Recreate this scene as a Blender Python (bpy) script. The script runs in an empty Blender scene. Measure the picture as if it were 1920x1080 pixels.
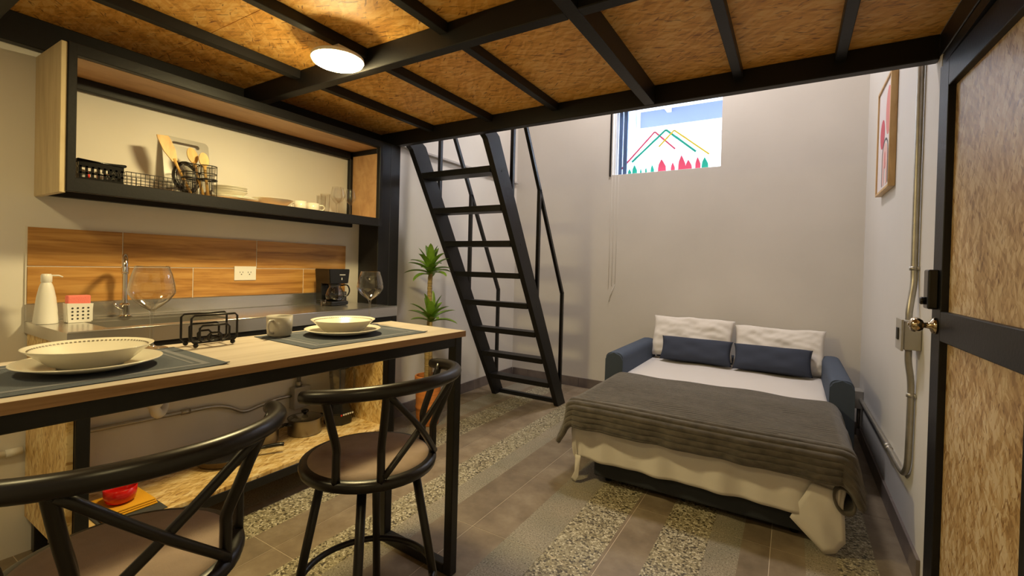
import bpy, bmesh, math, random
from mathutils import Vector, Matrix, noise
random.seed(7)
S = bpy.context.scene
COL = S.collection
R = math.radians
# ------------------------------------------------------------------ camera
cam_d = bpy.data.cameras.new('camera')
cam = bpy.data.objects.new('camera', cam_d)
COL.objects.link(cam)
F, CY, YAW, PIT, ROL = 860.574, 507.896, 0.548203, 0.0100056, -0.0261446
f0 = Vector((-math.sin(YAW), math.cos(YAW), 0)); r0 = Vector((math.cos(YAW), math.sin(YAW), 0)); d0 = Vector((0, 0, -1))
fw = math.cos(PIT)*f0 + math.sin(PIT)*d0
dn = math.cos(PIT)*d0 - math.sin(PIT)*f0
rt = math.cos(ROL)*r0 + math.sin(ROL)*dn
d2 = math.cos(ROL)*dn - math.sin(ROL)*r0
rm = Matrix((rt, -d2, -fw)).transposed().to_4x4()
cam.matrix_world = Matrix.Translation((0, 0, 1.2)) @ rm
cam_d.sensor_width = 36
cam_d.lens = F/1920*36
cam_d.shift_y = (CY-540)/1920
cam_d.clip_start = 0.05
S.camera = cam
# ------------------------------------------------------------------ view, world
S.view_settings.view_transform = 'Standard'
S.view_settings.look = 'None'
S.view_settings.gamma = 1
S.view_settings.use_curve_mapping = False
S.view_settings.exposure = 0.17
W = bpy.data.worlds.new('sky'); S.world = W; W.use_nodes = True
bg = W.node_tree.nodes['Background']
bg.inputs[0].default_value = (0.80, 0.90, 1.0, 1)
bg.inputs[1].default_value = 8.0
LAMP_E = 250.0     # kitchen ceiling lamp
FILL2_E = 24.0    # unseen fill light added nearer the door
UPPER_E = 100.0  # lamp of the double-height part
FILL3_E = 58.0    # unseen fill light added to lift the kitchen ambient
WARM = (1.0, 0.80, 0.38)
UPCOL = (1.0, 0.93, 0.90)

# ------------------------------------------------------------------ materials
MATS = {}
def nmat(name):
    m = bpy.data.materials.new(name); m.use_nodes = True
    MATS[name] = m
    return m, m.node_tree.nodes, m.node_tree.links, m.node_tree.nodes['Principled BSDF']
def N(nodes, t, **kw):
    n = nodes.new(t)
    for k, v in kw.items():
        if k.startswith('i_'):
            n.inputs[k[2:].replace('_', ' ')].default_value = v
        else: setattr(n, k, v)
    return n
def c4(c): return (c[0], c[1], c[2], 1)
def mat(name, col, rough=0.5, metal=0.0, var=0.0, scale=8.0, bump=0.0, bscale=80.0, spec=None, coat=0.0, stretch=None):
    m, n, l, b = nmat(name)
    b.inputs['Base Color'].default_value = c4(col)
    b.inputs['Roughness'].default_value = rough
    b.inputs['Metallic'].default_value = metal
    if spec is not None: b.inputs['Specular IOR Level'].default_value = spec
    if coat: b.inputs['Coat Weight'].default_value = coat; b.inputs['Coat Roughness'].default_value = 0.1
    g = N(n, 'ShaderNodeNewGeometry')
    mp = N(n, 'ShaderNodeMapping'); l.new(g.outputs['Position'], mp.inputs[0])
    if stretch: mp.inputs['Scale'].default_value = stretch
    if var:
        t = N(n, 'ShaderNodeTexNoise', i_Scale=scale, i_Detail=5.0); l.new(mp.outputs[0], t.inputs['Vector'])
        r = N(n, 'ShaderNodeValToRGB')
        r.color_ramp.elements[0].position = 0.3; r.color_ramp.elements[1].position = 0.7
        r.color_ramp.elements[0].color = c4([max(0, x*(1-var)) for x in col])
        r.color_ramp.elements[1].color = c4([min(1, x*(1+var)) for x in col])
        l.new(t.outputs[0], r.inputs[0]); l.new(r.outputs[0], b.inputs['Base Color'])
    if bump:
        t2 = N(n, 'ShaderNodeTexNoise', i_Scale=bscale, i_Detail=4.0); l.new(mp.outputs[0], t2.inputs['Vector'])
        bp = N(n, 'ShaderNodeBump', i_Strength=bump, i_Distance=0.004); l.new(t2.outputs[0], bp.inputs['Height'])
        l.new(bp.outputs[0], b.inputs['Normal'])
    return m
def ramp(n, stops, interp='LINEAR'):
    r = N(n, 'ShaderNodeValToRGB'); cr = r.color_ramp; cr.interpolation = interp
    while len(cr.elements) < len(stops): cr.elements.new(0.5)
    for e, (p, c) in zip(cr.elements, stops): e.position = p; e.color = c4(c)
    return r
def osb(name, axis, longdir, cols, stroke=(.25, .16, .09), rough=0.45, dth=0.0, fl=1.0):
    """oriented strand board: overlapping long flakes, thin dark slits between them"""
    m, n, l, b = nmat(name)
    g = N(n, 'ShaderNodeNewGeometry')
    sc = [14*fl, 14*fl, 14*fl]
    for k in range(3):
        if k != axis and k != longdir: sc[k] = 68
    def coords(deg, mul, off, wob):
        r = [0, 0, 0]; r[axis] = R(deg)
        m1 = N(n, 'ShaderNodeMapping'); m1.inputs['Rotation'].default_value = r; m1.inputs['Location'].default_value = (off, off*.7, off*.4); l.new(g.outputs['Position'], m1.inputs[0])
        w = N(n, 'ShaderNodeTexNoise', i_Scale=9.0, i_Detail=2.0); l.new(m1.outputs[0], w.inputs['Vector'])
        a = N(n, 'ShaderNodeVectorMath', operation='MULTIPLY_ADD'); l.new(w.outputs['Color'], a.inputs[0]); a.inputs[1].default_value = (wob, wob, wob); l.new(m1.outputs[0], a.inputs[2])
        m2 = N(n, 'ShaderNodeMapping'); m2.inputs['Scale'].default_value = [x*mul for x in sc]; l.new(a.outputs[0], m2.inputs[0])
        return m2
    val = None
    for deg, off in ((-30, 0), (8, 3.1), (47, 7.7)):
        cm = coords(deg, 1.0, off, .03)
        v = N(n, 'ShaderNodeTexVoronoi', i_Scale=1.0); l.new(cm.outputs[0], v.inputs['Vector'])
        sp = N(n, 'ShaderNodeSeparateColor'); l.new(v.outputs['Color'], sp.inputs[0])
        mu = N(n, 'ShaderNodeMath', operation='MULTIPLY_ADD'); mu.inputs[1].default_value = 1/3.0; l.new(sp.outputs[0], mu.inputs[0])
        if val: l.new(val.outputs[0], mu.inputs[2])
        else: mu.inputs[2].default_value = 0
        val = mu
    fine = N(n, 'ShaderNodeTexNoise', i_Scale=1.6, i_Detail=5.0, i_Roughness=0.6); l.new(coords(4, 1.6, 1.0, .02).outputs[0], fine.inputs['Vector'])
    ad = N(n, 'ShaderNodeMath', operation='MULTIPLY_ADD'); ad.inputs[1].default_value = .55; l.new(fine.outputs[0], ad.inputs[0]); l.new(val.outputs[0], ad.inputs[2])
    r = ramp(n, [(0.42, cols[0]), (0.62, cols[1]), (0.82, cols[2]), (1.0, cols[3])]); l.new(ad.outputs[0], r.inputs[0])
    out = r.outputs[0]
    for deg, off, th in ((-22, 5.0, .655), (35, 9.0, .68)):
        s_ = N(n, 'ShaderNodeTexNoise', i_Scale=1.0, i_Detail=1.5, i_Roughness=0.5); l.new(coords(deg, 1.5, off, .035).outputs[0], s_.inputs['Vector'])
        r2 = ramp(n, [(th+dth-.025, (1, 1, 1)), (th+dth+.02, stroke)]); l.new(s_.outputs[0], r2.inputs[0])
        mm = N(n, 'ShaderNodeMix', data_type='RGBA', blend_type='MULTIPLY'); mm.inputs[0].default_value = .85
        l.new(out, mm.inputs[6]); l.new(r2.outputs[0], mm.inputs[7]); out = mm.outputs[2]
    l.new(out, b.inputs['Base Color'])
    bp = N(n, 'ShaderNodeBump', i_Strength=0.45, i_Distance=0.002); l.new(ad.outputs[0], bp.inputs['Height']); l.new(bp.outputs[0], b.inputs['Normal'])
    b.inputs['Roughness'].default_value = rough
    return m
osb('osb_ceiling', 2, 0, [(.60, .27, .045), (.78, .38, .07), (.88, .46, .10), (.95, .58, .18)], (.30, .17, .09), rough=.5, dth=.022, fl=.8)
osb('osb_door', 0, 2, [(.34, .20, .075), (.48, .30, .125), (.58, .40, .19), (.70, .54, .32)], (.50, .37, .25), rough=.38, dth=.015, fl=1.25)
osb('osb_shelf', 2, 1, [(.52, .32, .10), (.66, .44, .16), (.76, .54, .24), (.86, .68, .38)], (.5, .36, .22), rough=.4)
osb('osb_side', 1, 2, [(.50, .30, .09), (.64, .42, .15), (.74, .52, .22), (.84, .66, .34)], (.5, .36, .22), rough=.4)
def wood(name, cols, sc, rough=0.45, bump=0.15):
    m, n, l, b = nmat(name)
    g = N(n, 'ShaderNodeNewGeometry')
    oi = N(n, 'ShaderNodeObjectInfo')
    ad = N(n, 'ShaderNodeVectorMath', operation='MULTIPLY_ADD'); l.new(oi.outputs['Random'], ad.inputs[0]); ad.inputs[1].default_value = (3, 3, 3); l.new(g.outputs['Position'], ad.inputs[2])
    mp = N(n, 'ShaderNodeMapping'); mp.inputs['Scale'].default_value = sc; l.new(ad.outputs[0], mp.inputs[0])
    t = N(n, 'ShaderNodeTexNoise', i_Scale=1.0, i_Detail=7.0, i_Roughness=0.6, i_Distortion=0.6); l.new(mp.outputs[0], t.inputs['Vector'])
    r = ramp(n, [(0.28, cols[0]), (0.45, cols[1]), (0.56, cols[2]), (0.75, cols[3])]); l.new(t.outputs[0], r.inputs[0])
    l.new(r.outputs[0], b.inputs['Base Color']); b.inputs['Roughness'].default_value = rough
    bp = N(n, 'ShaderNodeBump', i_Strength=bump, i_Distance=0.002); l.new(t.outputs[0], bp.inputs['Height']); l.new(bp.outputs[0], b.inputs['Normal'])
    return m
wood('splash_wood', [(.24, .10, .022), (.42, .20, .05), (.52, .27, .075), (.62, .36, .12)], (20, 2.2, 34), 0.35)
wood('table_oak', [(.40, .335, .28), (.485, .415, .35), (.52, .45, .385), (.575, .505, .445)], (40, 2.2, 30), 0.4)
wood('table_edge', [(.24, .125, .05), (.32, .18, .08), (.37, .21, .095), (.42, .25, .12)], (20, 2.5, 60), 0.45)
wood('pale_board', [(.44, .33, .18), (.55, .43, .25), (.60, .48, .29), (.66, .54, .34)], (20, 18, 3), 0.5)
wood('plywood', [(.40, .22, .10), (.50, .29, .14), (.56, .34, .17), (.60, .38, .20)], (14, 3, 8), 0.45)
wood('bamboo', [(.50, .27, .06), (.62, .36, .10), (.68, .42, .13), (.74, .50, .18)], (40, 40, 5), 0.45)
wood('frame_wood', [(.50, .30, .11), (.62, .40, .17), (.68, .45, .20), (.74, .52, .25)], (20, 20, 4), 0.45)
# floor: bands of brown cement, fine terrazzo and pebbles running along Y
def floor_mat():
    m, n, l, b = nmat('floor_tile')
    g = N(n, 'ShaderNodeNewGeometry'); sx = N(n, 'ShaderNodeSeparateXYZ'); l.new(g.outputs['Position'], sx.inputs[0])
    mr = N(n, 'ShaderNodeMapRange'); mr.inputs[1].default_value = -3.0; mr.inputs[2].default_value = 0.6; l.new(sx.outputs[0], mr.inputs[0])
    X0, X1 = -3.0, 0.6
    # type: 0 brown, .5 terrazzo, 1 pebble ; second ramp holds the ground colour
    bands = [(-3.0, 0, .9), (-2.40, .5, 1.0), (-2.22, 0, 1.0), (-2.16, 1, 1.0), (-1.97, 0, .92), (-1.81, 0, 1.08), (-1.69, 1, 1.0), (-1.52, .5, 1.0),
             (-1.40, 0, .80), (-1.225, 0, .90), (-1.05, .5, .95), (-.875, 1, 1.0), (-.655, 0, .88), (-.49, 1, 1.0), (-.29, .5, .92), (-.17, 0, .78), (-.05, 0, .95), (.07, .5, .95), (.18, 1, .9), (.33, 0, .85)]
    rt_ = ramp(n, [((x-X0)/(X1-X0), (t, k, 0)) for x, t, k in bands], 'CONSTANT'); l.new(mr.outputs[0], rt_.inputs[0])
    sp = N(n, 'ShaderNodeSeparateColor'); l.new(rt_.outputs[0], sp.inputs[0])
    # brown cement
    t1 = N(n, 'ShaderNodeTexNoise', i_Scale=6.0, i_Detail=8.0, i_Roughness=0.62); l.new(g.outputs['Position'], t1.inputs['Vector'])
    r1 = ramp(n, [(0.28, (.165, .122, .080)), (0.5, (.245, .188, .125)), (0.72, (.345, .278, .195))]); l.new(t1.outputs[0], r1.inputs[0])
    mk = N(n, 'ShaderNodeMix', data_type='RGBA', blend_type='MULTIPLY'); mk.inputs[0].default_value = 1.0
    l.new(r1.outputs[0], mk.inputs[6]); l.new(sp.outputs[1], mk.inputs[7])
    # fine terrazzo
    t2 = N(n, 'ShaderNodeTexNoise', i_Scale=150.0, i_Detail=3.0); l.new(g.outputs['Position'], t2.inputs['Vector'])
    r2 = ramp(n, [(0.33, (.10, .085, .06)), (0.42, (.27, .235, .175)), (0.6, (.34, .30, .235)), (0.7, (.50, .46, .38))]); l.new(t2.outputs[0], r2.inputs[0])
    t2b = N(n, 'ShaderNodeTexNoise', i_Scale=3.5, i_Detail=4.0); l.new(g.outputs['Position'], t2b.inputs['Vector'])
    r2b = ramp(n, [(0.3, (.72, .76, .72)), (0.7, (1.08, 1.04, 1.0))]); l.new(t2b.outputs[0], r2b.inputs[0])
    m2 = N(n, 'ShaderNodeMix', data_type='RGBA', blend_type='MULTIPLY'); m2.inputs[0].default_value = 1.0
    l.new(r2.outputs[0], m2.inputs[6]); l.new(r2b.outputs[0], m2.inputs[7])
    # pebbles
    v = N(n, 'ShaderNodeTexVoronoi', i_Scale=118.0); l.new(g.outputs['Position'], v.inputs['Vector'])
    sv = N(n, 'ShaderNodeSeparateColor'); l.new(v.outputs['Color'], sv.inputs[0])
    r3 = ramp(n, [(0.0, (.05, .042, .028)), (0.16, (.13, .105, .065)), (0.28, (.29, .25, .155)), (0.7, (.40, .355, .235)), (0.92, (.62, .57, .43))]); l.new(sv.outputs[0], r3.inputs[0])
    v2 = N(n, 'ShaderNodeTexVoronoi', i_Scale=118.0, feature='DISTANCE_TO_EDGE'); l.new(g.outputs['Position'], v2.inputs['Vector'])
    r4 = ramp(n, [(0.02, (.55, .52, .45)), (0.10, (1, 1, 1))]); l.new(v2.outputs[0], r4.inputs[0])
    m3 = N(n, 'ShaderNodeMix', data_type='RGBA', blend_type='MULTIPLY'); m3.inputs[0].default_value = 1.0
    l.new(r3.outputs[0], m3.inputs[6]); l.new(r4.outputs[0], m3.inputs[7])
    c1 = N(n, 'ShaderNodeMath', operation='GREATER_THAN'); c1.inputs[1].default_value = 0.25; l.new(sp.outputs[0], c1.inputs[0])
    c2 = N(n, 'ShaderNodeMath', operation='GREATER_THAN'); c2.inputs[1].default_value = 0.75; l.new(sp.outputs[0], c2.inputs[0])
    a = N(n, 'ShaderNodeMix', data_type='RGBA'); l.new(c1.outputs[0], a.inputs[0]); l.new(mk.outputs[2], a.inputs[6]); l.new(m2.outputs[2], a.inputs[7])
    bb = N(n, 'ShaderNodeMix', data_type='RGBA'); l.new(c2.outputs[0], bb.inputs[0]); l.new(a.outputs[2], bb.inputs[6]); l.new(m3.outputs[2], bb.inputs[7])
    l.new(bb.outputs[2], b.inputs['Base Color'])
    b.inputs['Roughness'].default_value = 0.48
    bp = N(n, 'ShaderNodeBump', i_Strength=0.15, i_Distance=0.002); l.new(t2.outputs[0], bp.inputs['Height']); l.new(bp.outputs[0], b.inputs['Normal'])
floor_mat()
mat('grout', (.60, .50, .38), 0.8)
mat('wall_paint', (.74, .70, .645), 0.62, var=0.05, scale=1.6, bump=0.12, bscale=30)
mat('wall_paint_right', (.70, .68, .66), 0.6, var=0.04, scale=1.2, bump=0.12, bscale=30)
mat('ceiling_paint', (.72, .70, .67), 0.8)
mat('baseboard', (.17, .14, .13), 0.4, var=0.2, scale=9)
mat('black_metal', (.009, .0085, .0085), 0.36, spec=0.38, bump=0.1, bscale=120)
mat('charcoal_paint', (.011, .0105, .0115), 0.45, spec=0.28, bump=0.12, bscale=90)
mat('stool_metal', (.009, .007, .007), 0.33, spec=0.45)
mat('seat_fabric', (.29, .21, .165), 0.75, var=0.08, scale=30, bump=0.2, bscale=400)
mat('steel', (.66, .64, .61), 0.23, metal=0.92, var=0.05, scale=5, stretch=(30, 1, 1))
mat('chrome', (.75, .73, .70), 0.12, metal=1.0)
mat('brass_knob', (.62, .52, .38), 0.16, metal=1.0)
mat('galvanised', (.46, .44, .40), 0.38, metal=0.85, var=0.12, scale=20)
mat('grey_box', (.42, .40, .37), 0.45, metal=0.3)
mat('ceramic', (.78, .74, .64), 0.22, coat=0.15)
mat('ceramic_dots', (.22, .19, .15), 0.3)
mat('placemat', (.082, .100, .135), 0.7, bump=0.9, bscale=900)
mat('placemat_line', (.20, .21, .25), 0.7, bump=0.9, bscale=900)
mat('white_plastic', (.80, .78, .74), 0.35)
mat('dark_slot', (.03, .03, .03), 0.6)
mat('pink_sponge', (.88, .22, .18), 0.8, bump=0.5, bscale=300)
mat('black_plastic', (.008, .008, .008), 0.22)
mat('coffee', (.006, .004, .003), 0.1)
mat('white_mark', (.85, .85, .85), 0.5)
mat('red_mark', (.75, .03, .02), 0.4)
mat('red_ceramic', (.62, .012, .010), 0.18, coat=0.4)
mat('yellow_cloth', (.80, .40, .012), 0.85, bump=0.4, bscale=400)
mat('dark_mat', (.055, .058, .06), 0.75, bump=0.5, bscale=500)
mat('pot_steel', (.25, .225, .195), 0.3, metal=0.9)
mat('pan_side', (.13, .09, .05), 0.35, metal=0.3)
mat('terracotta', (.72, .25, .055), 0.7, var=0.22, scale=5, stretch=(1, 1, 14), bump=0.3, bscale=40)
mat('soil', (.06, .035, .02), 0.95)
mat('trunk', (.46, .33, .14), 0.8, var=0.45, scale=4, stretch=(3, 3, 40), bump=0.5, bscale=60)
mat('leaf', (.19, .36, .035), 0.38, var=0.45, scale=9, stretch=(1, 1, 1))
mat('sheet', (.70, .66, .63), 0.85, bump=0.25, bscale=25)
mat('pillow_white', (.78, .73, .67), 0.85, bump=0.35, bscale=18)
mat('navy_fabric', (.038, .048, .080), 0.85, bump=0.25, bscale=500)
mat('sofa_blue', (.058, .080, .125), 0.85, bump=0.25, bscale=500)
mat('base_fabric', (.022, .026, .036), 0.8)
mat('blanket', (.085, .071, .057), 0.95, var=0.4, scale=7, stretch=(3, 9, 3), bump=0.7, bscale=160)
MATS['blanket'].node_tree.nodes['Principled BSDF'].inputs['Sheen Weight'].default_value = 0.35
mat('window_metal', (.10, .17, .34), 0.35, metal=0.3)
mat('window_white', (.75, .78, .82), 0.4)
mat('mug_grey', (.46, .43, .39), 0.22)
mat('print_paper', (.78, .72, .74), 0.7)
mat('print_salmon', (.72, .27, .25), 0.7)
mat('print_rose', (.60, .10, .14), 0.7)
mat('print_line', (.10, .10, .12), 0.7)
mat('print_pink', (.80, .52, .50), 0.7)
mat('decal_red', (.85, .10, .20), 0.5)
mat('decal_green', (.02, .50, .38), 0.5)
mat('decal_yellow', (.85, .70, .05), 0.5)
mat('out_white', (.90, .92, .95), 0.8)
mat('out_blue', (.11, .14, .30), 0.7)
mat('out_grey', (.30, .33, .42), 0.8)
mat('cord_white', (.72, .68, .62), 0.7)
mat('trim_grey', (.50, .47, .45), 0.6)
def glassmat(name, tint, facmul=1.0, ior=1.5, rough=0.02):
    m, n, l, b = nmat(name); n.remove(b)
    out = n['Material Output']
    tr = N(n, 'ShaderNodeBsdfTransparent'); tr.inputs[0].default_value = c4(tint)
    gl = N(n, 'ShaderNodeBsdfGlossy'); gl.inputs['Roughness'].default_value = rough
    fr = N(n, 'ShaderNodeLayerWeight'); fr.inputs[0].default_value = 0.5
    pw = N(n, 'ShaderNodeMath', operation='POWER'); pw.inputs[1].default_value = 2.6; l.new(fr.outputs['Facing'], pw.inputs[0])
    mu = N(n, 'ShaderNodeMath', operation='MULTIPLY_ADD', use_clamp=True); mu.inputs[1].default_value = .80*facmul; mu.inputs[2].default_value = .045*facmul; l.new(pw.outputs[0], mu.inputs[0])
    mx = N(n, 'ShaderNodeMixShader'); l.new(mu.outputs[0], mx.inputs[0]); l.new(tr.outputs[0], mx.inputs[1]); l.new(gl.outputs[0], mx.inputs[2])
    l.new(mx.outputs[0], out.inputs[0])
glassmat('glass', (.93, .93, .92), 1.5)
glassmat('jug_glass', (.80, .79, .76), 1.6)
glassmat('pane_glass', (.97, .98, 1.0), 0.8)
def emis(name, col, st):
    m, n, l, b = nmat(name)
    b.inputs['Base Color'].default_value = (.9, .9, .9, 1)
    b.inputs['Emission Color'].default_value = c4(col); b.inputs['Emission Strength'].default_value = st
emis('lamp_glow', WARM, LAMP_E); emis('fill2_glow', WARM, FILL2_E); emis('fill3_glow', WARM, FILL3_E); emis('upper_glow', UPCOL, UPPER_E); emis('led', (1, .95, .85), 1.6)

# ------------------------------------------------------------------ helpers
def wloc(o):
    v = Vector((0, 0, 0))
    while o: v += o.location; o = o.parent
    return v
def link(name, me, m, parent=None, smooth=False):
    o = bpy.data.objects.new(name, me); COL.objects.link(o)
    if parent:
        me.transform(Matrix.Translation(-wloc(parent))); o.parent = parent
    if m: me.materials.append(MATS[m])
    if smooth:
        for p in me.polygons: p.use_smooth = True
    return o
def obj(name, bm, m, parent=None, smooth=False, ang=None):
    me = bpy.data.meshes.new(name); bmesh.ops.recalc_face_normals(bm, faces=bm.faces[:]); bm.to_mesh(me); bm.free()
    o = link(name, me, m, parent, smooth)
    if ang: me.set_sharp_from_angle(angle=R(ang))
    return o
def tag(o, label=None, cat=None, group=None, kind=None):
    if label: o['label'] = label
    if cat: o['category'] = cat
    if group: o['group'] = group
    if kind: o['kind'] = kind
    return o
def thing(name, loc, label=None, cat=None, group=None, kind=None):
    o = bpy.data.objects.new(name, None); COL.objects.link(o); o.location = loc; o.empty_display_size = 0.05
    return tag(o, label, cat, group, kind)
def copy_tree(o, parent=None):
    c = o.copy(); COL.objects.link(c); c.parent = parent
    for ch in list(o.children): copy_tree(ch, c)
    return c
def BM(): return bmesh.new()
def abox(bm, x0, x1, y0, y1, z0, z1, bev=0.0, seg=2):
    r = bmesh.ops.create_cube(bm, size=1.0, matrix=Matrix.Translation(((x0+x1)/2, (y0+y1)/2, (z0+z1)/2)) @ Matrix.Diagonal((abs(x1-x0), abs(y1-y0), abs(z1-z0), 1)))
    if bev:
        es = list({e for v in r['verts'] for e in v.link_edges})
        bmesh.ops.bevel(bm, geom=es, offset=bev, segments=seg, affect='EDGES', profile=0.5)
def box(x0, x1, y0, y1, z0, z1, bev=0.0, seg=2):
    bm = BM(); abox(bm, x0, x1, y0, y1, z0, z1, bev, seg); return bm
def prism(bm, pts, axis, a, b):
    """extrude a 2-D polygon along axis (0 x:(y,z), 1 y:(x,z), 2 z:(x,y))"""
    def P(p, t): return ((t, p[0], p[1]), (p[0], t, p[1]), (p[0], p[1], t))[axis]
    A = [bm.verts.new(P(p, a)) for p in pts]; B = [bm.verts.new(P(p, b)) for p in pts]
    bm.faces.new(A); bm.faces.new(B[::-1]); n = len(pts)
    for i in range(n): bm.faces.new((A[i], B[i], B[(i+1) % n], A[(i+1) % n]))
def lathe(bm, prof, c=(0, 0, 0), n=32, axis='z', close=False):
    rings = []
    for r, z in prof:
        ring = []
        for i in range(n):
            a = 2*math.pi*i/n; x, y = r*math.cos(a), r*math.sin(a)
            p = (x, y, z) if axis == 'z' else ((z, x, y) if axis == 'x' else (x, z, y))
            ring.append(bm.verts.new((p[0]+c[0], p[1]+c[1], p[2]+c[2])))
        rings.append(ring)
    for k in range(len(rings)-1):
        for i in range(n):
            j = (i+1) % n
            bm.faces.new((rings[k][i], rings[k][j], rings[k+1][j], rings[k+1][i]))
    if close:
        for k in (0, -1):
            if prof[k][0] > 1e-5: bm.faces.new(rings[k])
def catmull(P, sub=6, closed=False):
    P = [Vector(p) for p in P]; out = []; n = len(P)
    rng = range(n if closed else n-1)
    for i in rng:
        p0 = P[(i-1) % n] if (closed or i > 0) else P[0]*2-P[1]
        p1 = P[i]; p2 = P[(i+1) % n]
        p3 = P[(i+2) % n] if (closed or i < n-2) else P[-1]*2-P[-2]
        for s in range(sub):
            t = s/sub
            out.append(0.5*((2*p1)+(-p0+p2)*t+(2*p0-5*p1+4*p2-p3)*t*t+(-p0+3*p1-3*p2+p3)*t**3))
    if not closed: out.append(P[-1])
    return out
def tube(bm, pts, r, n=10, closed=False, cap=True):
    P = [Vector(p) for p in pts]; m = len(P); rad = r if isinstance(r, (list, tuple)) else [r]*m
    T = []
    for i in range(m):
        a = P[(i-1) % m] if (closed or i > 0) else P[i]; b = P[(i+1) % m] if (closed or i < m-1) else P[i]
        T.append((b-a).normalized())
    ref = Vector((0, 0, 1)) if abs(T[0].z) < 0.9 else Vector((1, 0, 0))
    u = T[0].cross(ref).normalized(); rings = []
    for i in range(m):
        u = (u - T[i]*u.dot(T[i])).normalized(); v = T[i].cross(u)
        rings.append([bm.verts.new(P[i]+rad[i]*(math.cos(2*math.pi*k/n)*u+math.sin(2*math.pi*k/n)*v)) for k in range(n)])
    for i in range(m if closed else m-1):
        A, B = rings[i], rings[(i+1) % m]
        for k in range(n): bm.faces.new((A[k], A[(k+1) % n], B[(k+1) % n], B[k]))
    if cap and not closed: bm.faces.new(rings[0][::-1]); bm.faces.new(rings[-1])
def bar(bm, p, q, w, h, up=(0, 0, 1)):
    p, q = Vector(p), Vector(q); d = (q-p).normalized(); upv = Vector(up)
    s = d.cross(upv).normalized(); t = s.cross(d)
    A = [bm.verts.new(p+s*a*w/2+t*b*h/2) for a, b in ((-1, -1), (1, -1), (1, 1), (-1, 1))]
    B = [bm.verts.new(q+s*a*w/2+t*b*h/2) for a, b in ((-1, -1), (1, -1), (1, 1), (-1, 1))]
    bm.faces.new(A[::-1]); bm.faces.new(B)
    for i in range(4): bm.faces.new((A[i], A[(i+1) % 4], B[(i+1) % 4], B[i]))
def grid(fn, nu, nv, close_u=False):
    bm = BM(); V = [[bm.verts.new(fn(i/(nu if close_u else nu-1), j/(nv-1))) for j in range(nv)] for i in range(nu)]
    for i in range(nu if close_u else nu-1):
        for j in range(nv-1): bm.faces.new((V[i][j], V[(i+1) % nu][j], V[(i+1) % nu][j+1], V[i][j+1]))
    return bm
def solid(o, t, off=-1.0):
    md = o.modifiers.new('thick', 'SOLIDIFY'); md.thickness = t; md.offset = off; return o

# ================================================================== SETTING
XL, XR, YB, YF, ZT = -2.605, 0.456, 4.321, -1.30, 4.20
def struct(name, bm, m, parent=None): 
    o = obj(name, bm, m, parent)
    if not parent: o['kind'] = 'structure'
    return o
# floor: bed of grout and the tiles laid on it
fl = struct('floor', box(XL-.2, XR+.2, YF-.2, YB+.2, -0.08, -0.0012), 'grout')
TS = 0.588
tile_me = None
gx = [-1.225+TS*k for k in range(-3, 3)]; gy = [1.716+0.594*k for k in range(-6, 5)]
for x in gx:
    for y in gy:
        x0, x1, y0, y1 = max(x+.0016, XL), min(x+TS-.0016, XR), max(y+.0016, YF), min(y+.594-.0016, YB)
        if x1-x0 < .02 or y1-y0 < .02: continue
        obj('tile', box(x0, x1, y0, y1, -0.006, 0.0), 'floor_tile', fl)
struct('wall_left', box(XL-.15, XL, YF, YB, 0, ZT), 'wall_paint')
struct('wall_front', box(XL-.15, XR+.15, YF-.15, YF, 0, ZT), 'wall_paint')
wr = struct('wall_right', box(XR, XR+.12, 2.30, YB, 0, ZT), 'wall_paint_right')
bm = BM(); abox(bm, XR, XR+.12, YF, 1.375, 0, 2.033); abox(bm, XR, XR+.12, YF, 1.44, 2.127, ZT); abox(bm, XR+.052, XR+.12, YF, 1.44, 2.033, 2.127)
struct('wall_right', bm, 'wall_paint_right')
bm = BM(); abox(bm, XR, XR+.12, 1.44, 2.30, 2.127, ZT); abox(bm, XR+.052, XR+.12, 1.44, 2.30, 2.033, 2.127)
struct('wall_right', bm, 'wall_paint_right')
WX0, WX1, WZ0, WZ1 = -1.525, -0.555, 2.112, 2.86
bm = BM()
abox(bm, XL-.15, WX0, YB, YB+.2, 0, ZT); abox(bm, WX1, XR+.15, YB, YB+.2, 0, ZT)
abox(bm, WX0, WX1, YB, YB+.2, 0, WZ0); abox(bm, WX0, WX1, YB, YB+.2, WZ1, ZT)
struct('wall_back', bm, 'wall_paint')
struct('ceiling', box(XL-.15, XR+.15, YF, YB+.2, ZT, ZT+.1), 'ceiling_paint')
# baseboards, in pieces of tile
bb = thing('baseboard_back', (XL, YB, 0), kind='structure')
for a, b_ in ((-2.59, -2.40), (-2.40, -1.812), (-1.812, -1.225), (-1.225, -.637), (-.637, -.05), (-.05, .444)):
    obj('tile', box(a+.001, b_-.001, YB-.012, YB, 0, .095, .001, 1), 'baseboard', bb)
bb = thing('baseboard_left', (XL, YB, 0), kind='structure')
y = 2.40
while y < YB-.02:
    obj('tile', box(XL, XL+.012, y+.001, min(y+.594, YB-.012)-.001, 0, .095, .001, 1), 'baseboard', bb); y += .594
bb = thing('baseboard_right', (XR, YB, 0), kind='structure')
y = 2.36
while y < YB-.02:
    obj('tile', box(XR-.012, XR, y+.001, min(y+.594, YB-.012)-.001, 0, .095, .001, 1), 'baseboard', bb); y += .594
struct('trim_1', box(XL, XL+.035, 2.55, YB-.02, 2.095, 2.115, .003, 1), 'trim_grey')

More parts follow.
